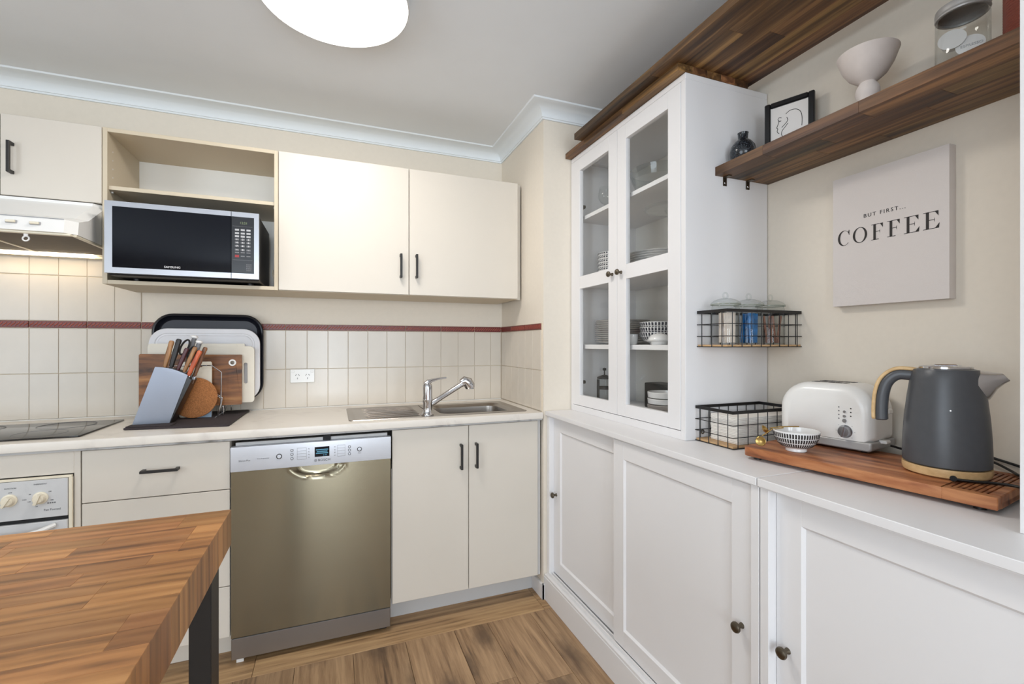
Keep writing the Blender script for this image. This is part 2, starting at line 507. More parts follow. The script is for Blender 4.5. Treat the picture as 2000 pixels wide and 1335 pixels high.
# ------------------------------------------------------------------ main dimensions (metres)
CEIL = 2.41
YT = 2.635           # tile faces on the back wall
YP = 2.642           # plaster of the back wall
XN = 0.957           # left face of the corner nib
YN = 2.045           # front face of the nib
XR = 1.50            # right wall
XL = -2.9            # left wall
YB = -3.3            # wall behind the camera
ZC = 0.915           # kitchen worktop
ZS = 0.92            # sideboard top
XHF = 1.115          # hutch front

# ------------------------------------------------------------------ setting
def struct(name, bm, mat, parent=None):
    return obj(name, bm, mat, parent, kind=None if parent else 'structure')

fl = struct('floor', box(XL, XR, YB, YP, -0.06, -0.0125), 'gap')
ce = struct('ceiling', box(XL - 0.1, XR + 0.1, YB - 0.1, YP + 0.1, CEIL, CEIL + 0.08), 'ceil')
# floor planks: cross band along the cabinets, then planks running towards the camera
def plank(x0, x1, y0, y1, m='floor'):
    g = 0.0006
    b = box(-(x1 - x0) / 2 + g, (x1 - x0) / 2 - g, -(y1 - y0) / 2 + g, (y1 - y0) / 2 - g, -0.0125, 0, bev=0.0012)
    me = mesh('plank', b, m)
    return shared('plank', me, fl, ((x0 + x1) / 2, (y0 + y1) / 2, 0))
xs = [-2.9, -1.52, -0.284, 0.93, XR]
for a, b in zip(xs, xs[1:]):
    plank(a, b, 1.96, 2.165, 'floorx')
edges = [-1.80, -1.592, -1.384, -1.176, -0.968, -0.76, -0.552, -0.344, -0.137, 0.076, 0.284, 0.492, 0.645, 0.853, 1.06]
for i, (a, b) in enumerate(zip(edges, edges[1:])):
    js = [1.96, 1.602 if i in (11,) else 1.96 - random.uniform(0.35, 1.1)]
    while js[-1] > -1.2: js.append(js[-1] - 1.2)
    for y1, y0 in zip(js, js[1:]): plank(a, b, y0, y1)
obj('plank_field', box(-2.9, -1.80, -3.3, 1.96, -0.0125, 0), 'floor', fl)
obj('plank_field', box(1.06, XR, -3.3, 1.96, -0.0125, 0), 'floor', fl)

wb = struct('wall_back', box(XL, XR + 0.1, YP, YP + 0.1, 0, CEIL), 'paint')
struct('wall_nib', box(XN + 0.007, XR, YN, YP, 0, CEIL), 'paint')
struct('wall_right', box(XR, XR + 0.1, YB, YP, 0, CEIL), 'paint')
# left wall and rear wall, each with a window opening for the daylight
struct('wall_left', boxes([(XL - 0.1, XL, -2.1 - 1.2, -2.1, 0, CEIL), (XL - 0.1, XL, 0.1, YP, 0, CEIL),
                           (XL - 0.1, XL, -2.1, 0.1, 0, 0.55), (XL - 0.1, XL, -2.1, 0.1, 2.25, CEIL)]), 'paint')
struct('wall_rear', boxes([(XL, -1.6, YB - 0.1, YB, 0, CEIL), (1.25, XR, YB - 0.1, YB, 0, CEIL), (-0.80, -0.43, YB - 0.1, YB, 0, CEIL), (0.27, 0.65, YB - 0.1, YB, 0, CEIL),
                           (-1.6, -0.80, YB - 0.1, YB, 0, 1.0), (-1.6, -0.80, YB - 0.1, YB, 2.2, CEIL), (-0.43, 0.27, YB - 0.1, YB, 0, 0.2), (-0.43, 0.27, YB - 0.1, YB, 2.1, CEIL),
                           (0.65, 1.25, YB - 0.1, YB, 0, 0.6), (0.65, 1.25, YB - 0.1, YB, 2.1, CEIL)]), 'paint')

# plaster cornice, one mitred run
prof = [(0.0, 0.0), (0.008, 0.0), (0.010, 0.007)]
for i in range(9):
    a = R(90 * i / 8)
    prof.append((0.014 + 0.066 * (1 - math.cos(a)), 0.008 + 0.044 * math.sin(a)))
prof += [(0.088, 0.054), (0.092, 0.060), (0.0, 0.060)]
def cornice(path):
    """path: (x, y, inward normals of the mitre)"""
    bm = bmesh.new(); rings = []
    for (x, y, nx, ny) in path:
        rings.append([bm.verts.new((x + nx * d, y + ny * d, CEIL - 0.060 + h)) for d, h in prof])
    n = len(prof)
    for a, b in zip(rings, rings[1:]):
        for i in range(n):
            bm.faces.new((a[i], a[(i + 1) % n], b[(i + 1) % n], b[i]))
    bmesh.ops.recalc_face_normals(bm, faces=bm.faces)
    return bm
struct('trim_1', cornice([(XL, YP, 0, -1), (XN + 0.007, YP, -1, -1), (XN + 0.007, YN, -1, -1), (XR, YN, -1, -1), (XR, YB, -1, 0)]), 'cornice')
struct('baseboard_nib', boxes([(XN - 0.006, XN + 0.007, YN - 0.012, 2.157, 0, 0.075), (XN - 0.006, 0.966, YN - 0.012, YN, 0, 0.075)], bev=0.002), 'white')

# ---------------- wall tiles: 100 x 200 mm, border course 200 x 32 mm
tile_me = mesh('tile', box(-0.0493, 0.0493, -0.007, 0, -0.0993, 0.0993, bev=0.0012), 'tile')
tile_cut = mesh('tile', box(-0.0493, 0.0493, -0.007, 0, -0.048, 0.048, bev=0.0012), 'tile')
bb = box(-0.0985, 0.0985, -0.009, 0, -0.0150, 0.0150, bev=0.0012)
border_me = mesh('border_tile', bb, 'border')
rb = bmesh.new()
for i in range(14):
    x = -0.091 + i * 0.014
    pts = [(x - 0.008 + 0.016 * k / 5, -0.0095, -0.010 + 0.020 * (k / 5) + 0.002 * math.sin(PI * 2 * k / 5)) for k in range(6)]
    tube(pts, [0.0012, 0.0019, 0.0023, 0.0023, 0.0019, 0.0012], 5, bm=rb)
rope_me = mesh('rope_relief', rb, 'rope')
border_r = mesh('border_tile', box(-0.1, 0.1, -0.009, 0, -0.0150, 0.0150, bev=0.0012), 'border')
# left field behind the stove goes up to the hood, right field stops at the border
obj('grout_bed', boxes([(-1.836, -0.836, YP - 0.0035, YP, 0.90, 1.66), (-0.836, XN + 0.002, YP - 0.0035, YP, 0.90, 1.353)]), 'grout', wb)
def tl(x, z, me=tile_me, ry=0):
    o = shared('tile', me, wb, (x, YP, z)); return o
for i in range(10):
    x = -0.886 - 0.1 * i
    tl(x, 1.018); tl(x, 1.219); tl(x, 1.4525); tl(x, 1.603, tile_cut)
tile_r = mesh('tile', box(-0.05, 0.05, -0.007, 0, -0.0993, 0.0993, bev=0.0012), 'tile')
for i in range(17):
    x = -0.78525 + 0.1015 * i
    tl(x, 1.018, tile_r); tl(x, 1.219, tile_r)
# narrow cut tiles where the right field starts and ends
cutB = mesh('tile', box(-0.0325, 0.0325, -0.007, 0, -0.0993, 0.0993, bev=0.0012), 'tile')
tl(0.9232, 1.018, cutB); tl(0.9232, 1.219, cutB)
def border(x, me=border_me, half=False):
    o = shared('border_tile', me, wb, (x, YP, 1.336))
    if not half:
        r = bpy.data.objects.new('rope_relief', rope_me); COL.objects.link(r); r.parent = o
    return o
for i in range(5): border(-0.936 - 0.2 * i)
for i in range(8): border(-0.7345 + 0.203 * i, border_r)
border(0.8720, mesh('border_tile', box(-0.082, 0.082, -0.009, 0, -0.015, 0.015, bev=0.0012), 'border'))
# nib side face
wn = bpy.data.objects['wall_nib']
obj('grout_bed', box(XN + 0.0035, XN + 0.007, YN + 0.012, YP, 0.90, 1.353), 'grout', wn)
sx = mesh('tile', box(0, 0.007, -0.0493, 0.0493, -0.0993, 0.0993, bev=0.0012), 'tile')
sxc = mesh('tile', box(0, 0.007, -0.034, 0.034, -0.0993, 0.0993, bev=0.0012), 'tile')
for i in range(5):
    for z in (1.018, 1.219): shared('tile', sx, wn, (XN, 2.111 + 0.1 * i, z))
for z in (1.018, 1.219): shared('tile', sxc, wn, (XN, 2.596, z))
bx = mesh('border_tile', box(-0.002, 0.007, -0.0985, 0.0985, -0.015, 0.015, bev=0.0012), 'border')
rb = bmesh.new()
for i in range(14):
    y = -0.091 + i * 0.014
    tube([(-0.0025, y + 0.008 - 0.016 * k / 5, -0.010 + 0.020 * (k / 5)) for k in range(6)], [0.0012, 0.0019, 0.0023, 0.0023, 0.0019, 0.0012], 5, bm=rb)
ropex = mesh('rope_relief', rb, 'rope')
for yy in (2.162, 2.365):
    o = shared('border_tile', bx, wn, (XN, yy, 1.336))
    r = bpy.data.objects.new('rope_relief', ropex); COL.objects.link(r); r.parent = o
shared('border_tile', mesh('border_tile', box(-0.002, 0.007, -0.08, 0.08, -0.015, 0.015, bev=0.0012), 'border'), wn, (XN, 2.549, 1.336))

# ------------------------------------------------------------------ handles and knobs
def bar_v(parent, x, y, z0, z1, name='handle'):
    """slim black bar handle, vertical, on a face looking to -y"""
    bm = box(x - 0.005, x + 0.005, y - 0.032, y - 0.022, z0, z1, bev=0.0012)
    for z in (z0 + 0.006, z1 - 0.006):
        add_box(bm, x - 0.005, x + 0.005, y - 0.024, y, z - 0.006, z + 0.006, bev=0.001)
    return obj(name, bm, 'black', parent, label='slim black bar handle')
def bar_h(parent, x0, x1, y, z, name='handle'):
    bm = box(x0, x1, y - 0.032, y - 0.022, z - 0.005, z + 0.005, bev=0.0012)
    for x in (x0 + 0.006, x1 - 0.006):
        add_box(bm, x - 0.006, x + 0.006, y - 0.024, y, z - 0.005, z + 0.005, bev=0.001)
    return obj(name, bm, 'black', parent, label='slim black bar handle')
def knob_x(parent, x, y, z, r=0.014):
    """mushroom knob on a face looking to -x"""
    p = [(0, 0), (r * 0.55, 0), (r * 0.5, 0.003), (r * 0.36, 0.008), (r * 0.4, 0.014), (r * 0.95, 0.019), (r, 0.022), (r * 0.9, 0.026), (r * 0.55, 0.029), (0, 0.030)]
    b2 = lathe(p, seg=24)
    bmesh.ops.transform(b2, matrix=Matrix.Translation((x, y, z)) @ Matrix.Rotation(R(-90), 4, 'Y'), verts=b2.verts)
    return obj('knob', b2, 'knob', parent, label='antique pewter mushroom knob')

# ------------------------------------------------------------------ base cabinets along the back wall
YF = 2.060            # door front plane
YFB = 2.078           # carcass front
def base_carcass(x0, x1, parent, topz=0.878):
    t = 0.016
    return obj('carcass', boxes([(x0, x0 + t, YFB, YT - 0.01, 0.12, topz), (x1 - t, x1, YFB, YT - 0.01, 0.12, topz),
                                 (x0 + t, x1 - t, YFB, YT - 0.01, 0.12, 0.136), (x0 + t, x1 - t, YFB, YFB + 0.06, topz - t, topz),
                                 (x0 + t, x1 - t, YT - 0.02, YT - 0.01, 0.136, topz)]), 'cream', parent)
# sink cupboard
c = thing('sink_cupboard', 'cream two-door base cupboard under the sink, beside the white sideboard', 'cupboard', (0.59, 2.3, 0))
base_carcass(0.240, 0.955, c, 0.70)
for (a, b, hx) in ((0.242, 0.5865, 0.549), (0.5895, 0.940, 0.622)):
    d = obj('door', box(a, b, YF, YFB - 0.001, 0.112, 0.872, bev=0.0015), 'cream', c)
    bar_v(d, hx, YF, 0.675, 0.790)
obj('filler_strip', box(0.9415, 0.955, YF + 0.006, YFB - 0.001, 0.112, 0.872), 'kick', c)
obj('kickboard', box(0.240, 0.955, 2.158, 2.170, 0, 0.112), 'kick', c)
# drawer unit
c = thing('drawer_unit', 'cream drawer unit between the oven and the dishwasher', 'drawers', (-0.6, 2.3, 0))
base_carcass(-0.826, -0.371, c)
for (z0, z1) in ((0.687, 0.872), (0.500, 0.684), (0.311, 0.497), (0.112, 0.308)):
    d = obj('drawer', box(-0.8245, -0.3725, YF, YFB - 0.001, z0, z1, bev=0.0015), 'cream', c)
    zz = 0.785 if z0 > 0.6 else (z0 + z1) / 2
    bar_h(d, -0.650, -0.534, YF, zz)
obj('kickboard', box(-0.826, -0.371, 2.158, 2.170, 0, 0.112), 'cream', c)
# oven housing
c = thing('oven_cabinet', 'cream built-in oven housing at the left under the cooktop', 'cabinet', (-1.15, 2.3, 0))
obj('carcass', boxes([(-1.480, -1.462, YF, YT - 0.01, 0.12, 0.878), (-0.846, -0.828, YF, YT - 0.01, 0.12, 0.878),
                      (-1.462, -0.846, YF, YT - 0.01, 0.12, 0.185), (-1.462, -0.846, YF, YF + 0.018, 0.797, 0.874)], bev=0.001), 'cream', c)
obj('kickboard', box(-1.480, -0.828, 2.158, 2.170, 0, 0.112), 'cream', c)
c = thing('end_cupboard', 'cream single-door base cupboard left of the oven', 'cupboard', (-1.65, 2.3, 0))
base_carcass(-1.836, -1.482, c)
d = obj('door', box(-1.834, -1.485, YF, YFB - 0.001, 0.112, 0.872, bev=0.0015), 'cream', c); bar_v(d, -1.52, YF, 0.675, 0.790)
obj('kickboard', box(-1.836, -1.482, 2.158, 2.170, 0, 0.112), 'cream', c)

# oven
ov = thing('wall_oven', 'white built-in electric oven with two cream knobs, under the cooktop', 'oven', (-1.15, 2.2, 0.19))
obj('body', box(-1.455, -0.853, 2.062, 2.55, 0.195, 0.785), 'enamel', ov)
obj('trim', boxes([(-1.461, -0.848, 2.050, 2.060, 0.786, 0.794), (-0.857, -0.847, 2.050, 2.060, 0.19, 0.786), (-1.461, -1.452, 2.050, 2.060, 0.19, 0.786)], bev=0.001), 'creamplastic', ov)
cp = obj('control_panel', box(-1.451, -0.858, 2.047, 2.061, 0.655, 0.785, bev=0.001), 'enamel', ov)
obj('dark_gap', box(-1.451, -0.858, 2.056, 2.061, 0.641, 0.655), 'dark', ov)
od = obj('oven_door', box(-1.451, -0.858, 2.045, 2.061, 0.20, 0.641, bev=0.002), 'enamel', ov)
obj('window', prism(rr(-1.37, -0.94, 0.27, 0.56, 0.02), 'XZ', 2.0435, 2.0448), 'mwglass', od)
obj('door_handle', tube([(-1.42, 2.043, 0.600), (-1.40, 2.012, 0.606), (-1.34, 2.000, 0.612), (-1.155, 1.998, 0.613), (-0.97, 2.000, 0.612), (-0.92, 2.012, 0.620), (-0.890, 2.043, 0.628)], 0.0075, 8), 'whiteplastic', od, label='white curved bar handle')
def oven_knob(x, z, rot):
    k = lathe([(0, 0), (0.021, 0), (0.021, 0.003), (0.0165, 0.004), (0.0150, 0.018), (0.012, 0.021), (0, 0.0215)], seg=28)
    add_box(k, -0.0045, 0.0045, -0.0185, 0.0165, 0.006, 0.027, bev=0.002, seg=2)
    bmesh.ops.transform(k, matrix=Matrix.Translation((x, 2.047, z)) @ Matrix.Rotation(R(rot), 4, 'Y') @ Matrix.Rotation(R(90), 4, 'X'), verts=k.verts)
    obj('knob', k, 'creamplastic', cp, label='cream control knob')
oven_knob(-1.010, 0.724, 30); oven_knob(-0.930, 0.724, 20); oven_knob(-1.15, 0.724, 0); oven_knob(-1.30, 0.724, 0)
obj('indicator_lamp', lathe([(0, 0), (0.0048, 0), (0.004, 0.002), (0, 0.0026)], seg=14), 'dark', cp)
il = bpy.data.objects['indicator_lamp']; il.location = Vector((-0.931, 2.0470, 0.757)) - ORG[ov.name]; il.rotation_euler = (R(90), 0, 0)
pb = bmesh.new()
merge(pb, text_bm('FUNCTION', 0.006, MY(-1.008, 2.0466, 0.764)))
merge(pb, text_bm('OFF', 0.006, MY(-1.008, 2.0466, 0.750)))
merge(pb, text_bm('THERMOSTAT', 0.0055, MY(-0.931, 2.0466, 0.771)))
for a in (50, 110, 200, 250, 300):
    merge(pb, text_bm({50: '250', 110: '200', 200: '150', 250: '100', 300: '50'}[a], 0.0055, MY(-0.930 + 0.032 * math.sin(R(a)), 2.0466, 0.724 + 0.030 * math.cos(R(a)))))
merge(pb, text_bm('FAN', 0.0055, MY(-0.972, 2.0466, 0.722)))
merge(pb, text_bm('Fan Forced', 0.010, MY(-0.899, 2.0466, 0.681)))
for i in range(4): add_box(pb, -0.912 + i * 0.006, -0.908 + i * 0.006, 2.0463, 2.0470, 0.702, 0.7065)
obj('panel_print', pb, 'grey', cp, kind='stuff')

# worktop with sink cut-out
wt = thing('worktop', 'white marbled laminate kitchen worktop along the tiled back wall', 'worktop', (-0.4, 2.3, 0.88))
obj('slab', boxes([(-1.836, 0.090, 2.040, YT - 0.001, 0.884, ZC), (0.885, 0.9565, 2.040, YT - 0.001, 0.884, ZC),
                   (0.090, 0.885, 2.040, 2.120, 0.884, ZC), (0.090, 0.885, 2.500, YT - 0.001, 0.884, ZC)]), 'bench', wt)
obj('nosing', box(-1.836, 0.9565, 2.034, 2.0405, 0.886, 0.9148, bev=0.002, seg=2), 'bench', wt)
obj('edge_strip', box(-1.836, 0.9565, 2.042, 2.056, 0.8765, 0.8838), 'benchedge', wt, label='mottled grey strip under the worktop edge')
obj('sealant', box(-1.836, 0.9560, YT - 0.007, YT - 0.0015, ZC, 0.9185, bev=0.001), 'whiteplastic', wt)

# ------------------------------------------------------------------ sink and tap
sk = thing('sink', 'stainless steel sink with ridged drainer on its left', 'sink', (0.48, 2.3, ZC))
dr = bmesh.new()
lp = [[(x, y, z) for x, y in rr(x0, 0.430, y0, y1, [0.02, 0.001, 0.001, 0.02])] for (x0, y0, y1, z) in
      ((0.064, 2.100, 2.518, ZC + 0.0004), (0.066, 2.102, 2.516, ZC + 0.003), (0.078, 2.114, 2.504, ZC + 0.003), (0.094, 2.130, 2.488, ZC + 0.0008))]
loft(lp, dr)
obj('drainer', dr, 'sink', sk)
rg = bmesh.new()
for i in range(7):
    y = 2.165 + i * 0.048
    tube([(0.135 + 0.01 * (i % 2), y, ZC + 0.001), (0.16, y, ZC + 0.003), (0.36, y, ZC + 0.003), (0.385, y, ZC + 0.001)], [0.001, 0.0038, 0.0038, 0.001], 8, bm=rg)
obj('drainer_ridges', rg, 'sink', sk)
bw = bmesh.new()
ol = [(x, y, ZC + 0.0004) for x, y in rr(0.430, 0.905, 2.100, 2.518, [0.001, 0.02, 0.02, 0.001])]
o2 = [(x, y, ZC + 0.003) for x, y in rr(0.431, 0.903, 2.102, 2.516, [0.001, 0.02, 0.02, 0.001])]
loops = [ol, o2]
for (x0, x1, y0, y1, r, z) in ((0.478, 0.862, 2.138, 2.462, 0.055, 0.003), (0.482, 0.858, 2.142, 2.458, 0.055, -0.002), (0.492, 0.848, 2.152, 2.448, 0.05, -0.012), (0.500, 0.840, 2.160, 2.440, 0.05, -0.14), (0.54, 0.80, 2.2, 2.40, 0.05, -0.155), (0.64, 0.70, 2.27, 2.33, 0.029, -0.157)):
    loops.append([(x, y, ZC + z) for x, y in rr(x0, x1, y0, y1, r)])
loft(loops, bw)
obj('bowl', bw, 'sink', sk)
obj('plug_waste', lathe([(0, 0), (0.038, 0), (0.036, 0.003), (0.02, 0.001), (0, 0.001)], (0.67, 2.30, ZC - 0.1565), 24), 'chrome', sk)

tp = thing('mixer_tap', 'chrome mixer tap with pull-out spray head at the front of the sink', 'tap', (0.412, 2.140, ZC + 0.003))
tx, ty, tz = 0.412, 2.140, ZC + 0.0032
obj('body', lathe([(0, 0), (0.029, 0), (0.029, 0.004), (0.023, 0.010), (0.0205, 0.020), (0.0205, 0.055), (0.0225, 0.060), (0.0225, 0.075), (0.0215, 0.09), (0.022, 0.128), (0.021, 0.140), (0.014, 0.150), (0, 0.152)], (tx, ty, tz), 32), 'chrome', tp)
lv = bmesh.new()
tube([(tx - 0.012, ty, tz + 0.142), (tx + 0.004, ty + 0.001, tz + 0.154), (tx + 0.022, ty + 0.003, tz + 0.160), (tx + 0.058, ty + 0.004, tz + 0.168), (tx + 0.090, ty + 0.005, tz + 0.171)], [0.011, 0.012, 0.008, 0.0045, 0.0038], 12, bm=lv)
obj('lever', lv, 'chrome', tp)
sp = bmesh.new()
a = Vector((tx + 0.010, ty + 0.004, tz + 0.046)); b = Vector((tx + 0.180, ty + 0.03, tz + 0.140))
tube([a, a + (b - a) * 0.12, a + (b - a) * 0.3, a + (b - a) * 0.92, b], [0.012, 0.0135, 0.0115, 0.0125, 0.0155], 20, bm=sp)
so = obj('spout', sp, 'chrome', tp)
h0 = b + Vector((-0.012, -0.002, 0.004))
obj('spray_head', tube([h0, h0 + Vector((0.016, 0.002, 0.008)), h0 + Vector((0.034, 0.002, 0.000)), h0 + Vector((0.044, 0.002, -0.016)), h0 + Vector((0.047, 0.002, -0.028))], [0.0155, 0.022, 0.0265, 0.026, 0.022], 24), 'chrome', tp)
obj('spray_face', lathe([(0, 0), (0.019, 0), (0.018, -0.003), (0, -0.003)], (h0.x + 0.047, h0.y + 0.002, h0.z - 0.029), 20), 'lgrey', tp)

# power outlet
po = thing('power_outlet', 'white double power point on the tiles above the worktop', 'power outlet', (-0.147, YT, 1.05))
obj('plate', box(-0.205, -0.089, YT - 0.009, YT - 0.0003, 1.048, 1.118, bev=0.002), 'whiteplastic', po)
for cx in (-0.171, -0.123):
    for (dx, ang) in ((-0.007, -30), (0.007, 30)):
        m = facing((cx + dx, YT - 0.0094, 1.088), (math.cos(R(ang)), 0, math.sin(R(ang))), (-math.sin(R(ang)), 0, math.cos(R(ang))))
        b2 = box(-0.0011, 0.0011, -0.0045, 0.0045, -0.0006, 0.0006); bmesh.ops.transform(b2, matrix=m, verts=b2.verts); obj('socket_slot', b2, 'ink', po)
    obj('socket_slot', box(cx - 0.0011, cx + 0.0011, YT - 0.0099, YT - 0.0088, 1.066, 1.075), 'ink', po)
for cx in (-0.192, -0.102):
    obj('rocker_switch', box(cx - 0.006, cx + 0.006, YT - 0.0118, YT - 0.009, 1.099, 1.111, bev=0.001), 'whiteplastic', po)

# ------------------------------------------------------------------ cooktop
ct = thing('cooktop', 'black glass electric cooktop at the left end of the worktop', 'cooktop', (-1.13, 2.3, ZC))
obj('glass_panel', prism(rr(-1.43, -0.846, 2.098, 2.482, 0.006, 3), 'XY', ZC + 0.0005, ZC + 0.0065, bev=0.001), 'cooktop', ct)
for (x, y, r) in ((-1.0, 2.2, 0.075), (-1.0, 2.385, 0.09), (-1.27, 2.2, 0.09), (-1.27, 2.385, 0.075)):
    ring = bmesh.new()
    tube([(x + r * math.cos(2 * PI * i / 40), y + r * math.sin(2 * PI * i / 40), ZC + 0.0066) for i in range(40)], 0.0004, 4, closed=True, bm=ring)
    obj('burner_ring', ring, 'grey', ct)

# ------------------------------------------------------------------ dishwasher
dw = thing('dishwasher', 'stainless steel freestanding dishwasher with silver control panel', 'dishwasher', (-0.067, 2.3, 0.0))
obj('body', box(-0.362, 0.228, 2.085, 2.60, 0.04, 0.838), 'kick', dw)
dd = bmesh.new()
# door skin with a scooped grip recess at its top centre
x0, x1, z0, z1 = -0.367, 0.2335, 0.108, 0.7525
nx, nz = 60, 48
vs = []
for j in range(nz + 1):
    row = []
    for i in range(nx + 1):
        x = x0 + (x1 - x0) * i / nx; z = z1 - (z1 - z0) * (j / nz) ** 1.6
        dx = (x + 0.058) / 0.098; dz = (z1 - z) / 0.047
        q = dx * dx + dz * dz
        y = 2.050 + (0.014 * min(1, (1 - q) * 2.4) if q < 1 else 0) - (0.0018 * math.exp(-((q - 1.08) / 0.10) ** 2))
        row.append(dd.verts.new((x, y, z)))
    vs.append(row)
for j in range(nz):
    for i in range(nx):
        dd.faces.new((vs[j][i], vs[j + 1][i], vs[j + 1][i + 1], vs[j][i + 1]))
bmesh.ops.recalc_face_normals(dd, faces=dd.faces)
for f in dd.faces:
    if f.normal.y > 0: f.normal_flip()
dr_ = obj('door', dd, 'inox', dw)
obj('door_edge', boxes([(-0.367, -0.3655, 2.0505, 2.084, 0.108, 0.7525), (0.232, 0.2335, 2.0505, 2.084, 0.108, 0.7525), (-0.365, 0.232, 2.066, 2.084, 0.108, 0.752)]), 'inoxkick', dw)
cp = obj('control_panel', box(-0.368, 0.2345, 2.041, 2.084, 0.754, 0.849, bev=0.003, seg=2), 'silver', dw)
obj('plinth', box(-0.367, 0.2335, 2.052, 2.066, 0.022, 0.104, bev=0.002), 'inoxkick', dw)
obj('foot', box(-0.352, -0.327, 2.070, 2.10, 0, 0.020), 'whiteplastic', dw)
obj('foot', box(0.19, 0.22, 2.085, 2.11, 0, 0.022), 'dark', dw)
obj('top_edge', box(-0.355, 0.222, 2.070, 2.084, 0.8492, 0.862, bev=0.001), 'kick', dw)
obj('latch', box(-0.038, -0.008, 2.062, 2.08, 0.8495, 0.872, bev=0.002), 'dark', dw)
def ringbtn(x, z, r):
    bm = lathe([(r * 0.78, 0.0), (r, 0.0), (r, 0.0014), (r * 0.78, 0.0014), (r * 0.78, 0)], seg=20)
    bmesh.ops.transform(bm, matrix=MY(x, 2.0408, z), verts=bm.verts)
    o = obj('button', bm, 'ink', cp, label='silver button in a dark ring')
    b2 = lathe([(0, 0), (r * 0.76, 0), (r * 0.7, 0.0015), (0, 0.0018)], seg=20)
    bmesh.ops.transform(b2, matrix=MY(x, 2.0408, z), verts=b2.verts)
    obj('button_face', b2, 'silver', o)
# positions on the panel
def PU(u):   # left-to-right fraction of the panel
    return -0.368 + 0.6025 * u
ringbtn(-0.199, 0.802, 0.0105)
for z in (0.822, 0.806, 0.789): ringbtn(-0.153, z, 0.0055)
for z in (0.819, 0.805, 0.790): ringbtn(0.065, z, 0.0055)
ringbtn(0.105, 0.806, 0.0095)
obj('display', box(-0.069, -0.013, 2.0402, 2.042, 0.788, 0.828), 'mwglass', cp)
lc = bmesh.new()
for i, (z, w) in enumerate(((0.8165, 0.046), (0.809, 0.04), (0.802, 0.046))):
    add_box(lc, -0.041 - w / 2, -0.041 + w / 2, 2.0396, 2.0402, z - 0.0022, z + 0.0022)
merge(lc, text_bm('2:30', 0.009, MY(-0.030, 2.0400, 0.7935)))
obj('display_glow', lc, 'bluelcd', cp)
pr = bmesh.new()
for (xa, xb) in ((-0.134, -0.100), (0.018, 0.048)):
    for z in (0.829, 0.817, 0.8055, 0.794, 0.783):
        add_box(pr, xa, xb, 2.0404, 2.0410, z - 0.0003, z + 0.0003)
    for x in (xa, xb): add_box(pr, x - 0.0003, x + 0.0003, 2.0404, 2.0410, 0.783, 0.829)
for z in (0.823, 0.811, 0.80, 0.788):
    merge(pr, text_bm('70', 0.006, MY(-0.091, 2.0406, z))); merge(pr, text_bm('45', 0.006, MY(0.008, 2.0406, z)))
merge(pr, text_bm('Start', 0.006, MY(0.105, 2.0406, 0.790)))
merge(pr, text_bm('Silence Plus', 0.0085, MY(-0.320, 2.0406, 0.7955)))
merge(pr, text_bm('Wash Programmes', 0.0055, MY(-0.256, 2.0406, 0.799)))
obj('panel_print', pr, 'grey', cp, kind='stuff')
lg = text_bm('BOSCH', 0.0135, MY(-0.033, 2.0406, 0.7735), spacing=1.1)
rg_ = lathe([(0.0042, 0), (0.0050, 0), (0.0050, 0.0006), (0.0042, 0.0006), (0.0042, 0)], seg=20); merge(lg, rg_, MY(-0.0655, 2.0404, 0.7737))
add_box(lg, -0.0675, -0.0668, 2.0402, 2.0410, 0.771, 0.7765); add_box(lg, -0.0642, -0.0635, 2.0402, 2.0410, 0.771, 0.7765); add_box(lg, -0.0675, -0.0635, 2.0402, 2.0410, 0.7733, 0.7740)
obj('maker_lettering', lg, 'ink', cp)

# ------------------------------------------------------------------ wall cabinets
YU = 2.300
ZU0, ZU1 = 1.490, 2.115
c = thing('microwave_shelf_unit', 'open cream wall shelf unit holding the microwave', 'cabinet', (-0.54, 2.46, 1.49))
t = 0.016
X0, X1 = -0.8565, -0.2285
obj('side_panel', box(X0, X0 + t, YU, YT - 0.001, ZU0, ZU1, bev=0.0008), 'cream_in', c)
obj('side_panel', box(X1 - t, X1, YU, YT - 0.001, ZU0, ZU1, bev=0.0008), 'cream_in', c)
obj('top_panel', box(X0 + t, X1 - t, YU, YT - 0.001, ZU1 - t, ZU1, bev=0.0008), 'cream_in', c)
obj('bottom_panel', box(X0 + t, X1 - t, YU, YT - 0.001, ZU0, ZU0 + t, bev=0.0008), 'cream_in', c)
obj('shelf', box(X0 + t, X1 - t, YU + 0.012, YT - 0.009, 1.871, 1.887, bev=0.0008), 'cream_in', c)
obj('back_panel', box(X0 + t, X1 - t, YT - 0.008, YT - 0.001, ZU0 + t, ZU1 - t), 'whitein', c)
for xx in (X0 + t + 0.003, X1 - t - 0.003):
    obj('shelf_pin', cyl((xx - 0.003, YU + 0.04, 1.867), (xx + 0.003, YU + 0.04, 1.867), 0.0035, 10), 'whiteplastic', c)
pin = bmesh.new()
for z in (1.93, 1.965, 2.0, 2.035):
    cyl((X0 + t - 0.0004, YU + 0.05, z), (X0 + t + 0.0006, YU + 0.05, z), 0.003, 8, bm=pin)
obj('pin_holes', pin, 'white', c)

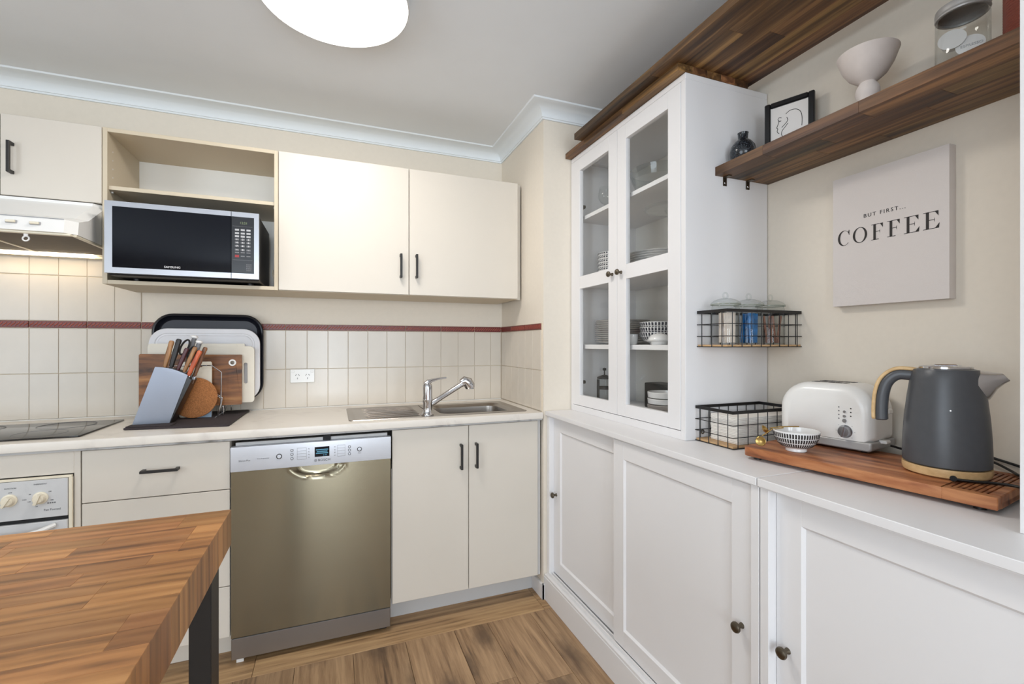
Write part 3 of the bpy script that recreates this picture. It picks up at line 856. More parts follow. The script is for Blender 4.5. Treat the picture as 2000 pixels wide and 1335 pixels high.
c = thing('wall_cupboard', 'cream two-door wall cupboard right of the microwave', 'cupboard', (0.36, 2.46, 1.49))
obj('carcass', boxes([(-0.228, -0.212, YU + 0.017, YT - 0.001, ZU0, ZU1), (0.915, 0.931, YU + 0.017, YT - 0.001, ZU0, ZU1),
                      (-0.212, 0.915, YU + 0.017, YT - 0.001, ZU0, ZU0 + t), (-0.212, 0.915, YU + 0.017, YT - 0.001, ZU1 - t, ZU1)]), 'cream_in', c)
d = obj('door', box(-0.2265, 0.350, YU - 0.001, YU + 0.016, ZU0 + 0.002, ZU1, bev=0.0015), 'cream', c); bar_v(d, 0.310, YU - 0.001, 1.572, 1.688)
d = obj('door', box(0.353, 0.931, YU - 0.001, YU + 0.016, ZU0 + 0.002, ZU1, bev=0.0015), 'cream', c); bar_v(d, 0.386, YU - 0.001, 1.574, 1.690)
obj('filler_strip', box(0.9315, 0.9565, YU + 0.03, YU + 0.046, ZU0, ZU1), 'cream', c)

c = thing('wall_cupboard', 'short cream two-door wall cupboard above the range hood', 'cupboard', (-1.16, 2.46, 1.80))
obj('carcass', boxes([(-0.875, -0.8575, YU + 0.017, YT - 0.001, 1.812, ZU1), (-1.465, -1.449, YU + 0.017, YT - 0.001, 1.812, ZU1),
                      (-1.449, -0.875, YU + 0.017, YT - 0.001, 1.812, 1.828), (-1.449, -0.875, YU + 0.017, YT - 0.001, ZU1 - t, ZU1)]), 'cream_in', c)
d = obj('door', box(-1.1605, -0.8585, YU - 0.001, YU + 0.016, 1.810, ZU1, bev=0.0015), 'cream', c); bar_v(d, -1.125, YU - 0.001, 1.889, 2.007)
d = obj('door', box(-1.465, -1.1635, YU - 0.001, YU + 0.016, 1.810, ZU1, bev=0.0015), 'cream', c); bar_v(d, -1.20, YU - 0.001, 1.889, 2.007)

# ------------------------------------------------------------------ range hood
hd = thing('range_hood', 'white slimline range hood with two cream switches above the cooktop', 'range hood', (-1.16, 2.4, 1.64))
hx0, hx1 = -1.464, -0.8585
hb = bmesh.new()
# cross-section loft with chamfered right and left ends
sec = [(YU + 0.0, 1.806), (YU + 0.0, 1.795), (2.165, 1.712), (2.095, 1.690), (2.087, 1.642)]
def hoodloop(x, inset):
    return [(x, y + inset, z) for (y, z) in sec] + [(x, YT - 0.008, 1.642), (x, YT - 0.008, 1.806)]
loft([hoodloop(hx0, 0.03), hoodloop(hx0 + 0.035, 0.0), hoodloop(hx1 - 0.028, 0.0), hoodloop(hx1, 0.03)], hb, close_last=True, close_first=True)
obj('canopy', hb, 'whiteplastic', hd, smooth=False)
obj('fascia_line', box(hx0 + 0.036, hx1 - 0.03, 2.0925, 2.0965, 1.6905, 1.6925), 'lgrey', hd)
obj('rim', boxes([(hx0 + 0.02, hx1 - 0.012, 2.095, 2.112, 1.634, 1.6418), (hx0 + 0.005, hx0 + 0.02, 2.112, 2.625, 1.634, 1.6418), (hx1 - 0.014, hx1 - 0.002, 2.112, 2.625, 1.634, 1.6418),
                  (hx0 + 0.02, hx1 - 0.014, 2.585, 2.625, 1.630, 1.6418), (-1.168, -1.156, 2.112, 2.585, 1.635, 1.6418)], bev=0.0012), 'creamplastic', hd)
obj('filter', boxes([(hx0 + 0.021, -1.169, 2.113, 2.52, 1.637, 1.6417), (-1.155, hx1 - 0.015, 2.113, 2.52, 1.637, 1.6417)]), 'filter', hd)
obj('lamp_lens', box(-1.36, -0.985, 2.530, 2.578, 1.629, 1.6416, bev=0.004, seg=2), 'hoodlamp', hd)
for (x, dz) in ((-1.027, 0.0), (-0.9645, -0.001)):
    s = obj('switch', box(x - 0.015, x + 0.015, 2.0870, 2.0945, 1.664 + dz, 1.675 + dz, bev=0.001), 'lgrey', hd)
    obj('rocker', box(x - 0.0125, x + 0.0125, 2.0815, 2.089, 1.6655 + dz, 1.674 + dz, bev=0.0015), 'creamplastic', s, label='cream rocker switch')
lb = tube([(-0.997 + 0.0085 * math.cos(2 * PI * i / 20), 2.108 + 0.002 * math.sin(2 * PI * i / 20), 1.617 + 0.0085 * math.sin(2 * PI * i / 20)) for i in range(20)], 0.0026, 8, closed=True)
add_box(lb, -1.003, -0.991, 2.106, 2.110, 1.624, 1.638, bev=0.001)
obj('filter_catch', lb, 'whiteplastic', hd, label='white ring-shaped filter catch')

# ------------------------------------------------------------------ microwave
mw = thing('microwave', 'silver-framed black microwave oven on the open wall shelf', 'microwave', (-0.55, 2.4, ZU0 + t))
mx0, mx1, my, mz0, mz1 = -0.8095, -0.290, 2.19, 1.521, 1.797
obj('body', box(mx0 + 0.004, mx1 - 0.002, my + 0.020, 2.545, mz0 - 0.005, mz1 - 0.004, bev=0.004), 'mwbody', mw)
for (x, y) in ((mx0 + 0.06, 2.32), (mx1 - 0.05, 2.32), (mx0 + 0.06, 2.52), (mx1 - 0.05, 2.52)):
    obj('foot', lathe([(0, 0), (0.011, 0), (0.013, 0.0095), (0, 0.0095)], (x, y, ZU0 + t), 12), 'mwbody', mw)
sxp = -0.391   # split between door and control side
def frame_xz(x0, x1, z0, z1, l, r, tt, b, y0, y1):
    return boxes([(x0, x0 + l, y0, y1, z0, z1), (x1 - r, x1, y0, y1, z0, z1), (x0 + l, x1 - r, y0, y1, z1 - tt, z1), (x0 + l, x1 - r, y0, y1, z0, z0 + b)] if r > 0 else
                 [(x0, x0 + l, y0, y1, z0, z1), (x0 + l, x1, y0, y1, z1 - tt, z1), (x0 + l, x1, y0, y1, z0, z0 + b)])
md = obj('door', frame_xz(mx0, sxp - 0.001, mz0, mz1, 0.024, 0, 0.020, 0.022, my, my + 0.020), 'mwsilver', mw, label='silver framed door')
obj('door_glass', box(mx0 + 0.024, sxp - 0.001, my + 0.0012, my + 0.018, mz0 + 0.022, mz1 - 0.020), 'mwglass', md, label='black glass')
pf = boxes([(sxp + 0.001, mx1 - 0.018, my, my + 0.020, mz1 - 0.020, mz1), (sxp + 0.001, mx1 - 0.018, my, my + 0.020, mz0, mz0 + 0.022), (mx1 - 0.018, mx1, my, my + 0.020, mz0, mz1)])
mf = obj('control_frame', pf, 'mwsilver', mw)
cpn = obj('control_panel', box(sxp + 0.001, mx1 - 0.018, my + 0.0012, my + 0.018, mz0 + 0.022, mz1 - 0.020), 'mwpanel', mw)
kb = bmesh.new()
px0, px1 = sxp + 0.010, mx1 - 0.028
kw = (px1 - px0) / 3
btn_z = [1.723, 1.709, 1.696, 1.683, 1.670, 1.656, 1.640, 1.629, 1.614]
for j, z in enumerate(btn_z):
    for i in range(3):
        if j == 8 and i == 0: continue
        x = px0 + kw * (i + 0.5)
        h = 0.0038 if j < 7 else 0.0022
        bm2 = box(x - kw * 0.36, x + kw * 0.36, my + 0.0004, my + 0.0014, z - h, z + h, bev=0.0003)
        obj('button', bm2, 'lgrey' if j < 3 else 'grey', cpn)
obj('stop_button', box(px0 + kw * 0.14, px0 + kw * 0.86, my + 0.0004, my + 0.0014, 1.609, 1.619), 'red', cpn, label='dark red stop button')
nb = bmesh.new()
for j, z in enumerate(btn_z[3:7]):
    for i in range(3):
        s_ = str(j * 3 + i + 1) if j < 3 else '+0-'[i]
        merge(nb, text_bm(s_, 0.010, MY(px0 + kw * (i + 0.5), my + 0.0002, z)))
obj('keypad_digits', nb, 'white', cpn)
obj('clock_digits', text_bm('12:21', 0.013, MY((px0 + px1) / 2 + 0.003, my + 0.0008, 1.752)), 'lcdgreen', cpn)
obj('panel_lines', boxes([(px0 - 0.005, px1 + 0.004, my + 0.0006, my + 0.0012, 1.7375, 1.7382), (px0 - 0.005, px1 + 0.004, my + 0.0006, my + 0.0012, 1.5975, 1.5985)]), 'grey', cpn)
vg = bmesh.new()
for i in range(4):
    for j in range(4): add_box(vg, px1 - 0.018 + i * 0.005, px1 - 0.0155 + i * 0.005, my + 0.0006, my + 0.0012, 1.553 + j * 0.008, 1.558 + j * 0.008)
obj('vent_marks', vg, 'grey', cpn)
obj('maker_lettering', text_bm('SAMSUNG', 0.0115, MY(-0.594, my + 0.0006, 1.5535), spacing=1.05), 'white', md)
obj('power_cord', tube([(-0.262, 2.50, 1.509), (-0.262, 2.47, 1.56), (-0.266, 2.46, 1.60), (-0.268, 2.47, 1.585), (-0.256, 2.44, 1.535), (-0.253, 2.40, 1.509)], 0.0035, 8), 'creamplastic', mw, label='cream power cord')

# ------------------------------------------------------------------ sideboards
def shaker(name, parent, x, y0, y1, z0, z1, stile, thick=0.018, knob=None):
    """framed door on a face that looks to -x; x is the front plane"""
    bm = boxes([(x, x + thick, y0, y0 + stile, z0, z1), (x, x + thick, y1 - stile, y1, z0, z1),
                (x, x + thick, y0 + stile, y1 - stile, z0, z0 + stile), (x, x + thick, y0 + stile, y1 - stile, z1 - stile, z1)], bev=0.0008)
    d = obj(name, bm, 'white', parent)
    obj('panel', box(x + 0.008, x + 0.014, y0 + stile - 0.002, y1 - stile + 0.002, z0 + stile - 0.002, z1 - stile + 0.002), 'white', d)
    b2 = bmesh.new()
    m = 0.006
    ya, yb, za, zb = y0 + stile, y1 - stile, z0 + stile, z1 - stile
    # small bevelled bead inside the frame
    outer = [(ya, za), (yb, za), (yb, zb), (ya, zb)]; inner = [(ya + m, za + m), (yb - m, za + m), (yb - m, zb - m), (ya + m, zb - m)]
    o_ = [b2.verts.new((x + 0.001, p[0], p[1])) for p in outer]; i_ = [b2.verts.new((x + 0.0078, p[0], p[1])) for p in inner]
    for k in range(4): b2.faces.new((o_[k], o_[(k + 1) % 4], i_[(k + 1) % 4], i_[k]))
    bmesh.ops.recalc_face_normals(b2, faces=b2.faces)
    for f in b2.faces:
        if f.normal.x > 0: f.normal_flip()
    obj('bead', b2, 'white', d, smooth=False)
    if knob: knob_x(d, x, knob[0], knob[1])
    return d

def sideboard(label, y0, y1, front_is_near):
    s = thing('sideboard', label, 'sideboard', (1.24, (y0 + y1) / 2, 0))
    p = 0.024
    obj('carcass', boxes([(0.982, XR - 0.002, y0 + 0.001, y0 + p, 0.118, 0.896), (0.982, XR - 0.002, y1 - p, y1 - 0.001, 0.118, 0.896),
                          (1.03, XR - 0.002, y0 + p, y1 - p, 0.118, 0.136), (1.46, XR - 0.002, y0 + p, y1 - p, 0.136, 0.896), (1.06, 1.46, y0 + p, y1 - p, 0.878, 0.896)], bev=0.0008), 'white', s)
    obj('runner', boxes([(0.982, 0.987, y0 + p, y1 - p, 0.118, 0.135), (0.998, 1.003, y0 + p, y1 - p, 0.118, 0.135), (1.022, 1.027, y0 + p, y1 - p, 0.118, 0.135), (0.987, 1.03, y0 + p, y1 - p, 0.118, 0.124)]), 'white', s)
    tb = box(0.972, XR - 0.002, y0 + 0.0005, y1 - 0.0005, 0.9, ZS, bev=0.003, seg=3)
    add_box(tb, 0.978, XR - 0.002, y0 + 0.001, y1 - 0.001, 0.8965, 0.9005)
    obj('top_board', tb, 'white', s)
    obj('plinth', box(0.965, 0.981, y0 + 0.0005, y1 - 0.0005, 0, 0.113, bev=0.0015), 'white', s)
    obj('moulding', box(0.967, 0.982, y0 + 0.001, y1 - 0.001, 0.1132, 0.123, bev=0.003, seg=2), 'white', s)
    ym = (y0 + y1) / 2
    return s
s1 = sideboard('white sideboard with two sliding panelled doors, under the glazed hutch', 0.836, 2.043, True)
shaker('sliding_door', s1, 0.9885, 0.862, 1.478, 0.137, 0.892, 0.064, knob=(0.893, 0.520))
shaker('sliding_door', s1, 1.008, 1.405, 2.018, 0.137, 0.892, 0.064, knob=(1.991, 0.520))
s2 = sideboard('second white sideboard in the right foreground, under the toaster and kettle', -0.372, 0.834, True)
shaker('sliding_door', s2, 1.008, 0.192, 0.809, 0.137, 0.892, 0.064, knob=(0.779, 0.520))
shaker('sliding_door', s2, 0.9885, -0.346, 0.268, 0.137, 0.892, 0.064, knob=(-0.315, 0.520))

# ------------------------------------------------------------------ glazed hutch
def hutch(label, y0, y1):
    h = thing('glazed_hutch', label, 'hutch', (1.3, (y0 + y1) / 2, ZS))
    zt = 2.172; p = 0.022
    z0 = ZS + 0.0005
    obj('side_panel', box(XHF, XR - 0.004, y0, y0 + p, z0, zt - 0.022, bev=0.0008), 'white', h)
    obj('side_panel', box(XHF, XR - 0.004, y1 - p, y1, z0, zt - 0.022, bev=0.0008), 'white', h)
    obj('back_panel', box(XR - 0.012, XR - 0.0045, y0 + p, y1 - p, z0, zt - 0.022), 'whitein', h)
    obj('top_panel', box(XHF, XR - 0.004, y0, y1, zt - 0.0215, zt, bev=0.0015), 'white', h)
    obj('bottom_rail', box(XHF, XR - 0.012, y0 + p, y1 - p, z0, 0.950), 'white', h)
    obj('shelf', box(XHF + 0.030, XR - 0.013, y0 + p, y1 - p, 1.226, 1.246, bev=0.0008), 'white', h)
    obj('shelf', box(XHF + 0.030, XR - 0.013, y0 + p, y1 - p, 1.528, 1.548, bev=0.0008), 'white', h)
    obj('shelf', box(XHF + 0.030, XR - 0.013, y0 + p, y1 - p, 1.856, 1.874, bev=0.0008), 'white', h)
    ym = (y0 + y1) / 2
    for k, (a, b) in enumerate(((ym + 0.001, y1 - p - 0.001), (y0 + p + 0.001, ym - 0.001))):
        # upper pane 1.575-2.088, lower pane 1.003-1.515
        ia, ib = a + 0.063, b - 0.063
        if k == 0: ib = b - 0.066
        x = XHF - 0.002
        za, zb = 0.9525, zt - 0.024
        bm = boxes([(x, x + 0.020, a, ia, za, zb), (x, x + 0.020, ib, b, za, zb), (x, x + 0.020, ia, ib, za, 1.003),
                    (x, x + 0.020, ia, ib, 2.088, zb), (x, x + 0.020, ia, ib, 1.515, 1.575)], bev=0.0008)
        d = obj('glazed_door', bm, 'white', h)
        obj('pane', box(x + 0.009, x + 0.012, ia - 0.003, ib + 0.003, 1.000, 1.518), 'glass', d)
        obj('pane', box(x + 0.009, x + 0.012, ia - 0.003, ib + 0.003, 1.572, 2.091), 'glass', d)
        kn = knob_x(d, x, a + 0.031 if k == 0 else b - 0.031, 1.546, 0.0125)
        hy = b - 0.012 if k == 0 else a + 0.012
        for z in (1.06, 1.93):
            obj('hinge', box(x + 0.022, x + 0.060, hy - 0.012, hy + 0.012, z - 0.008, z + 0.008, bev=0.003), 'knob', d)
    return h
hutch('tall white glazed hutch full of crockery standing on the sideboard', 1.238, 2.040)
hutch('second white hutch at the right edge of the frame beyond the kettle', -0.378, 0.424)

# ------------------------------------------------------------------ acacia shelf boards
st_cache = {}
def stave(parent, mat, x0, x1, y0, y1, z0, z1, bev=0.0006):
    key = (round(x1 - x0, 3), round(y1 - y0, 3), round(z1 - z0, 3), mat)
    if key not in st_cache:
        hx, hy, hz = [v / 2 for v in (x1 - x0, y1 - y0, z1 - z0)]
        st_cache[key] = mesh('stave', box(-hx, hx, -hy, hy, -hz, hz, bev=bev), mat)
    return shared('stave', st_cache[key], parent, ((x0 + x1) / 2, (y0 + y1) / 2, (z0 + z1) / 2))
def stave_board(label, x0, x1, y0, y1, z0, z1, n, lens, mat='acacia', name='wall_shelf', cat='shelf'):
    b = thing(name, label, cat, ((x0 + x1) / 2, (y0 + y1) / 2, z0))
    w = (x1 - x0) / n
    for i in range(n):
        y = y1; first = True
        while y > y0 + 1e-4:
            L = random.choice(lens) * (random.uniform(0.35, 1.0) if first else 1)
            first = False
            L = round(L, 2)
            ya = max(y0, y - L)
            if ya - y0 < 0.08: ya = y0
            stave(b, mat, x0 + i * w, x0 + (i + 1) * w, ya, y, z0, z1)
            y = ya
    return b
stave_board('floating acacia plank shelf above the coffee sign', 1.245, XR - 0.001, 0.4245, 1.2375, 1.837, 1.867, 4, [0.28, 0.36, 0.45])
# brackets under the shelf
for x in (1.288, 1.396):
    bm = boxes([(x - 0.008, x + 0.008, 1.2345, 1.2372, 1.806, 1.8365), (x - 0.008, x + 0.008, 1.212, 1.2345, 1.8338, 1.8365)], bev=0.0004)
    o = top('shelf_bracket', bm, 'knob', 'small metal bracket under the %s corner of the floating shelf' % ('front left' if x < 1.3 else 'rear left'), 'bracket', (x, 1.236, 1.806))
    sc_ = lathe([(0, 0), (0.0045, 0), (0.0035, 0.0015), (0, 0.002)], seg=12)
    bmesh.ops.transform(sc_, matrix=MY(0, 1.2340 - 1.236, 0.010), verts=sc_.verts)
    q = obj('screw', sc_, 'chrome', None); q.parent = o
stave_board('lower acacia plank lying on top of the glazed hutch', 1.083, 1.40, 1.238, 2.040, 2.1725, 2.198, 5, [0.3, 0.4, 0.5], name='top_plank', cat='plank')
stave_board('upper acacia plank jutting forward over both hutches near the ceiling', 1.046, 1.432, -0.40, 1.885, 2.1985, 2.226, 6, [0.3, 0.42, 0.55, 0.7], name='top_plank', cat='plank')
stave_board('acacia plank lying on the second hutch', 1.083, 1.40, -0.378, 0.424, 2.1725, 2.198, 5, [0.3, 0.4], name='top_plank', cat='plank')

# ------------------------------------------------------------------ butcher-block table
tb = thing('butcher_block_table', 'butcher-block table with black steel legs in the left foreground', 'table', (-0.8, 0.6, 0))
TX0, TX1, TY0, TY1, TZ0, TZ1 = -1.46, -0.183, 0.14, 1.025, 0.863, 0.930
bt = obj('tabletop', box(TX0 + 0.004, TX1 - 0.004, TY0 + 0.004, TY1 - 0.004, TZ0 + 0.003, TZ1 - 0.003), 'oak_top', tb)
w = 0.0354; nrow = 25
random.seed(21)
for j in range(nrow):
    y1 = TY1 - j * w; y0 = y1 - w
    if y0 < TY0 - 0.01: y0 = TY0
    x = TX1; first = True
    while x > TX0 + 1e-3:
        L = random.choice([0.09, 0.12, 0.15, 0.19, 0.23]) if not first else random.choice([0.04, 0.07, 0.10, 0.14, 0.20])
        first = False
        xa = x - L
        if xa - TX0 < 0.06: xa = TX0
        key = ('oak', round(x - xa, 3))
        if key not in st_cache:
            st_cache[key] = mesh('stave', box(-(x - xa) / 2, (x - xa) / 2, -w / 2, w / 2, -(TZ1 - TZ0) / 2, (TZ1 - TZ0) / 2, bev=0.0005), 'oak_top')
        shared('stave', st_cache[key], tb, ((x + xa) / 2, (y0 + y1) / 2, (TZ0 + TZ1) / 2))
        x = xa
bpy.data.objects.remove(bt)
for (x0, x1) in ((-0.234, -0.200), (-1.443, -1.409)):
    for (y0, y1) in ((0.949, 1.008), (0.157, 0.216)):
        obj('leg', box(x0, x1, y0, y1, 0.0, TZ0 - 0.0305, bev=0.0015), 'black', tb)
    obj('side_rail', box(x0, x1, 0.157, 1.008, TZ0 - 0.030, TZ0 - 0.0005, bev=0.001), 'black', tb)

# ------------------------------------------------------------------ ceiling lamp
lm = thing('ceiling_lamp', 'large round opal ceiling light above the middle of the kitchen', 'lamp', (0.005, 1.60, CEIL))
obj('base_ring', lathe([(0, 0), (0.215, 0), (0.236, -0.010), (0.238, -0.044), (0.234, -0.047), (0.229, -0.044), (0.228, -0.038), (0, -0.038)], (0.005, 1.60, CEIL - 0.0003), 64), 'lamprim', lm)
obj('diffuser', lathe([(0.2285, -0.040), (0.226, -0.0445), (0.205, -0.054), (0.175, -0.062), (0.13, -0.070), (0.09, -0.074), (0.04, -0.077), (0, -0.0775)], (0.005, 1.60, CEIL), 64), 'lamp', lm, label='glowing opal diffuser')
obj('finial', lathe([(0, -0.096), (0.003, -0.095), (0.0045, -0.092), (0.004, -0.0885), (0, -0.0885)], (0.005, 1.79, CEIL + 0.025), 14), 'lamprim', lm)
# ------------------------------------------------------------------ canvas sign
cv = thing('canvas_sign', 'pale stretched canvas lettered BUT FIRST... COFFEE on the right wall', 'sign', (1.485, 0.835, 1.365))
obj('stretched_canvas', box(1.470, XR - 0.0005, 0.688, 0.982, 1.366, 1.763, bev=0.002, seg=2), 'canvas', cv)
def arc_pts(cx, cy, rx, ry, a0, a1, n=28):
    return [(cx + rx * math.cos(R(a0 + (a1 - a0) * i / n)), cy + ry * math.sin(R(a0 + (a1 - a0) * i / n))) for i in range(n + 1)]
def strip(bm, A, B, M, closed=False):
    va = [bm.verts.new(M @ Vector((p[0], p[1], 0))) for p in A]; vb = [bm.verts.new(M @ Vector((p[0], p[1], 0))) for p in B]
    n = len(A)
    for i in range(n if closed else n - 1):
        j = (i + 1) % n
        bm.faces.new((va[i], va[j], vb[j], vb[i]))
def quad(bm, pts, M):
    bm.faces.new([bm.verts.new(M @ Vector((p[0], p[1], 0))) for p in pts])
def serif(ch, M, h, w):
    """high-contrast serif capitals drawn as flat strips; cap height h, width w"""
    bm = bmesh.new(); t = 0.022 * h / 1.0; T = 0.15 * h
    t = 0.035 * h
    if ch == 'O':
        strip(bm, arc_pts(w / 2, h / 2, w / 2, h / 2 * 1.03, 0, 360, 48)[:-1], arc_pts(w / 2, h / 2, w / 2 - T * 0.95, h / 2 * 1.03 - t, 0, 360, 48)[:-1], M, True)
    if ch == 'C':
        o_ = arc_pts(w / 2, h / 2, w / 2, h / 2 * 1.03, 42, 318); i_ = arc_pts(w / 2 + T * 0.32, h / 2, w / 2 - T * 0.66, h / 2 * 1.03 - t, 44, 316)
        strip(bm, o_, i_, M)
        quad(bm, [(w * 0.90, h), (w * 0.945, h), (w * 0.945, h * 0.66), (w * 0.915, h * 0.66), (w * 0.84, h * 0.84)], M)
    if ch in 'EF':
        sx_ = w * 0.17
        quad(bm, [(sx_, 0), (sx_ + T, 0), (sx_ + T, h), (sx_, h)], M)
        quad(bm, [(0, h - t), (w * 0.93, h - t), (w * 0.93, h), (0, h)], M)
        quad(bm, [(w * 0.93, h), (w * 0.88, h), (w * 0.72, h - t), (w * 0.93, h * 0.70)], M)
        quad(bm, [(sx_ + T, h * 0.5), (w * 0.70, h * 0.5), (w * 0.70, h * 0.5 + t), (sx_ + T, h * 0.5 + t)], M)
        quad(bm, [(w * 0.70, h * 0.36), (w * 0.70, h * 0.66), (w * 0.66, h * 0.53), (w * 0.66, h * 0.49)], M)
        if ch == 'E':
            quad(bm, [(0, 0), (w * 0.96, 0), (w * 0.96, t), (0, t)], M)
            quad(bm, [(w * 0.96, 0), (w, h * 0.31), (w * 0.74, t), (w * 0.9, 0)], M)
        else:
            quad(bm, [(0, 0), (w * 0.62, 0), (w * 0.62, t), (0, t)], M)
    for f in bm.faces:
        if f.normal.x > 0: f.normal_flip()
    return bm
for ch, ya, yb in (('C', 0.966, 0.930), ('O', 0.922, 0.882), ('F', 0.871, 0.838), ('F', 0.829, 0.796), ('E', 0.788, 0.752), ('E', 0.744, 0.708)):
    obj('letter', serif(ch, MX(1.4694, ya, 1.5525), 0.0455, ya - yb), 'ink', cv, label='dark serif letter ' + ch, smooth=False)
obj('small_lettering', text_bm('BUT FIRST...', 0.0152, MX(1.4694, 0.838, 1.6285), spacing=1.35), 'ink', cv)

# ------------------------------------------------------------------ things on the floating shelf
zsh = 1.8675
va = [(0, 0), (0.020, 0), (0.030, 0.008), (0.0395, 0.026), (0.0415, 0.044), (0.038, 0.062), (0.026, 0.078), (0.0175, 0.084), (0.0155, 0.088), (0.0165, 0.106), (0.0175, 0.108), (0.0135, 0.108), (0.013, 0.088), (0, 0.084)]
top('vase', lathe(va, (1.318, 1.186, zsh), 36), 'speckle', 'round black vase with pale speckles at the corner of the floating shelf', 'vase', (1.318, 1.186, zsh))
fr = thing('picture_frame', 'black frame holding a line drawing of a woman in profile, on the floating shelf', 'picture', (1.430, 1.10, zsh), local=True, rz=R(-66.5))
# local: x along the frame (towards the camera), -y faces the room
Wf, Hf, b_ = 0.148, 0.207, 0.018
fo = boxes([(-Wf / 2, -Wf / 2 + b_, -0.008, 0.008, 0, Hf), (Wf / 2 - b_, Wf / 2, -0.008, 0.008, 0, Hf), (-Wf / 2 + b_, Wf / 2 - b_, -0.008, 0.008, 0, b_), (-Wf / 2 + b_, Wf / 2 - b_, -0.008, 0.008, Hf - b_, Hf)], bev=0.003)
obj('frame', fo, 'frame', fr)
obj('print', box(-Wf / 2 + b_ - 0.001, Wf / 2 - b_ + 0.001, -0.001, 0.003, b_ - 0.001, Hf - b_ + 0.001), 'paper', fr)
obj('stand', box(-0.02, 0.02, 0.0085, 0.012, 0.001, 0.13), 'frame', fr)
ln = bmesh.new()
def pl(pts, r=0.0009):
    P = [Vector(p) for p in pts]; out = []
    for i in range(len(P) - 1):
        p0 = P[max(i - 1, 0)]; p1 = P[i]; p2 = P[i + 1]; p3 = P[min(i + 2, len(P) - 1)]
        for k in range(6):
            t_ = k / 6
            out.append(0.5 * ((2 * p1) + (p2 - p0) * t_ + (2 * p0 - 5 * p1 + 4 * p2 - p3) * t_ ** 2 + (-p0 + 3 * p1 - 3 * p2 + p3) * t_ ** 3))
    out.append(P[-1])
    tube([(q.x, -0.0015, q.y) for q in out], r, 5, bm=ln)
pl([(-0.034, 0.148), (-0.031, 0.138), (-0.034, 0.128), (-0.037, 0.119), (-0.034, 0.115), (-0.036, 0.108), (-0.034, 0.102), (-0.030, 0.098)])
pl([(-0.033, 0.150), (-0.028, 0.152), (-0.023, 0.149)], 0.0009)
pl([(-0.030, 0.141), (-0.027, 0.139), (-0.024, 0.140)], 0.0012)
pl([(-0.010, 0.158), (0.004, 0.166), (0.022, 0.163), (0.034, 0.150), (0.038, 0.128), (0.037, 0.104)])
pl([(-0.007, 0.146), (-0.004, 0.136), (-0.010, 0.127), (-0.018, 0.120), (-0.022, 0.116)])
pl([(-0.003, 0.126), (-0.012, 0.115), (-0.021, 0.104), (-0.022, 0.090), (-0.012, 0.080)])
obj('line_drawing', ln, 'ink', fr)
gb = [(0, 0), (0.036, 0), (0.037, 0.006), (0.034, 0.016), (0.0315, 0.030), (0.030, 0.040), (0.022, 0.044), (0.020, 0.046), (0.0245, 0.053), (0.0275, 0.063), (0.0275, 0.073), (0.0245, 0.083), (0.020, 0.090), (0.018, 0.094), (0.028, 0.100), (0.044, 0.114), (0.058, 0.138), (0.070, 0.172), (0.0685, 0.173), (0.056, 0.142), (0.040, 0.118), (0.02, 0.104), (0, 0.100)]
top('footed_bowl', lathe(gb, (1.360, 0.815, zsh), 44), 'matt_ceramic', 'matt white footed bowl with a ball-shaped stem on the floating shelf', 'bowl', (1.36, 0.815, zsh))
gj = thing('glass_jar', 'clear glass jar with a steel screw lid on the floating shelf', 'jar', (1.372, 0.618, zsh))
obj('body', lathe([(0, 0.0005), (0.044, 0.0005), (0.0475, 0.006), (0.0475, 0.140), (0.044, 0.150), (0.0415, 0.152)], (1.372, 0.618, zsh), 40), 'jar', gj)
obj('lid', lathe([(0.0425, 0.149), (0.0475, 0.149), (0.0485, 0.152), (0.0475, 0.155), (0.0475, 0.158), (0.0485, 0.161), (0.0475, 0.170), (0.044, 0.172), (0, 0.172)], (1.372, 0.618, zsh), 40), 'silvermatt', gj)
def tin(x, y, z, ang, label_mat, text=None):
    t_ = thing('foil_pod', 'white %s inside the steel-lidded glass jar' % ('round-labelled tub' if text else 'paper-topped tub'), 'tub', (x, y, z), local=True, rz=R(ang))
    b2 = lathe([(0, -0.010), (0.018, -0.010), (0.0235, 0.008), (0.025, 0.010), (0, 0.0105)], seg=28)
    bmesh.ops.transform(b2, matrix=Matrix.Rotation(R(78), 4, 'X'), verts=b2.verts)
    obj('cup', b2, 'ceramic', t_)
    if text:
        m = Matrix.Rotation(R(78), 4, 'X') @ Matrix.Translation((0.002, -0.001, 0.0108))
        obj('lettering', text_bm(text, 0.0088, m, spacing=1.0), 'lgrey', t_)
    return t_
tin(1.358, 0.631, zsh + 0.092, -64, 'ceramic')
tin(1.370, 0.603, zsh + 0.066, -64, 'ceramic', 'ESPRESSO')
obj_c = bmesh.new()
top('paper_filter_stack', lathe([(0, 0.004), (0.030, 0.004), (0.034, 0.03), (0.033, 0.032), (0, 0.034)], (1.380, 0.625, zsh), 24), 'matt_ceramic', 'pale tub lying at the bottom of the steel-lidded jar', 'tub', (1.38, 0.625, zsh))
rj = [(0, 0), (0.046, 0)]
for i in range(24):
    rj += [(0.0495, 0.006 + i * 0.006), (0.0475, 0.009 + i * 0.006)]
rj += [(0.042, 0.158), (0.036, 0.166), (0.034, 0.160), (0, 0.02)]
top('ribbed_jar', lathe(rj, (1.378, 0.498, zsh), 40), 'terracotta', 'ribbed red-brown ceramic jar cut off by the right edge, on the floating shelf', 'jar', (1.378, 0.498, zsh))

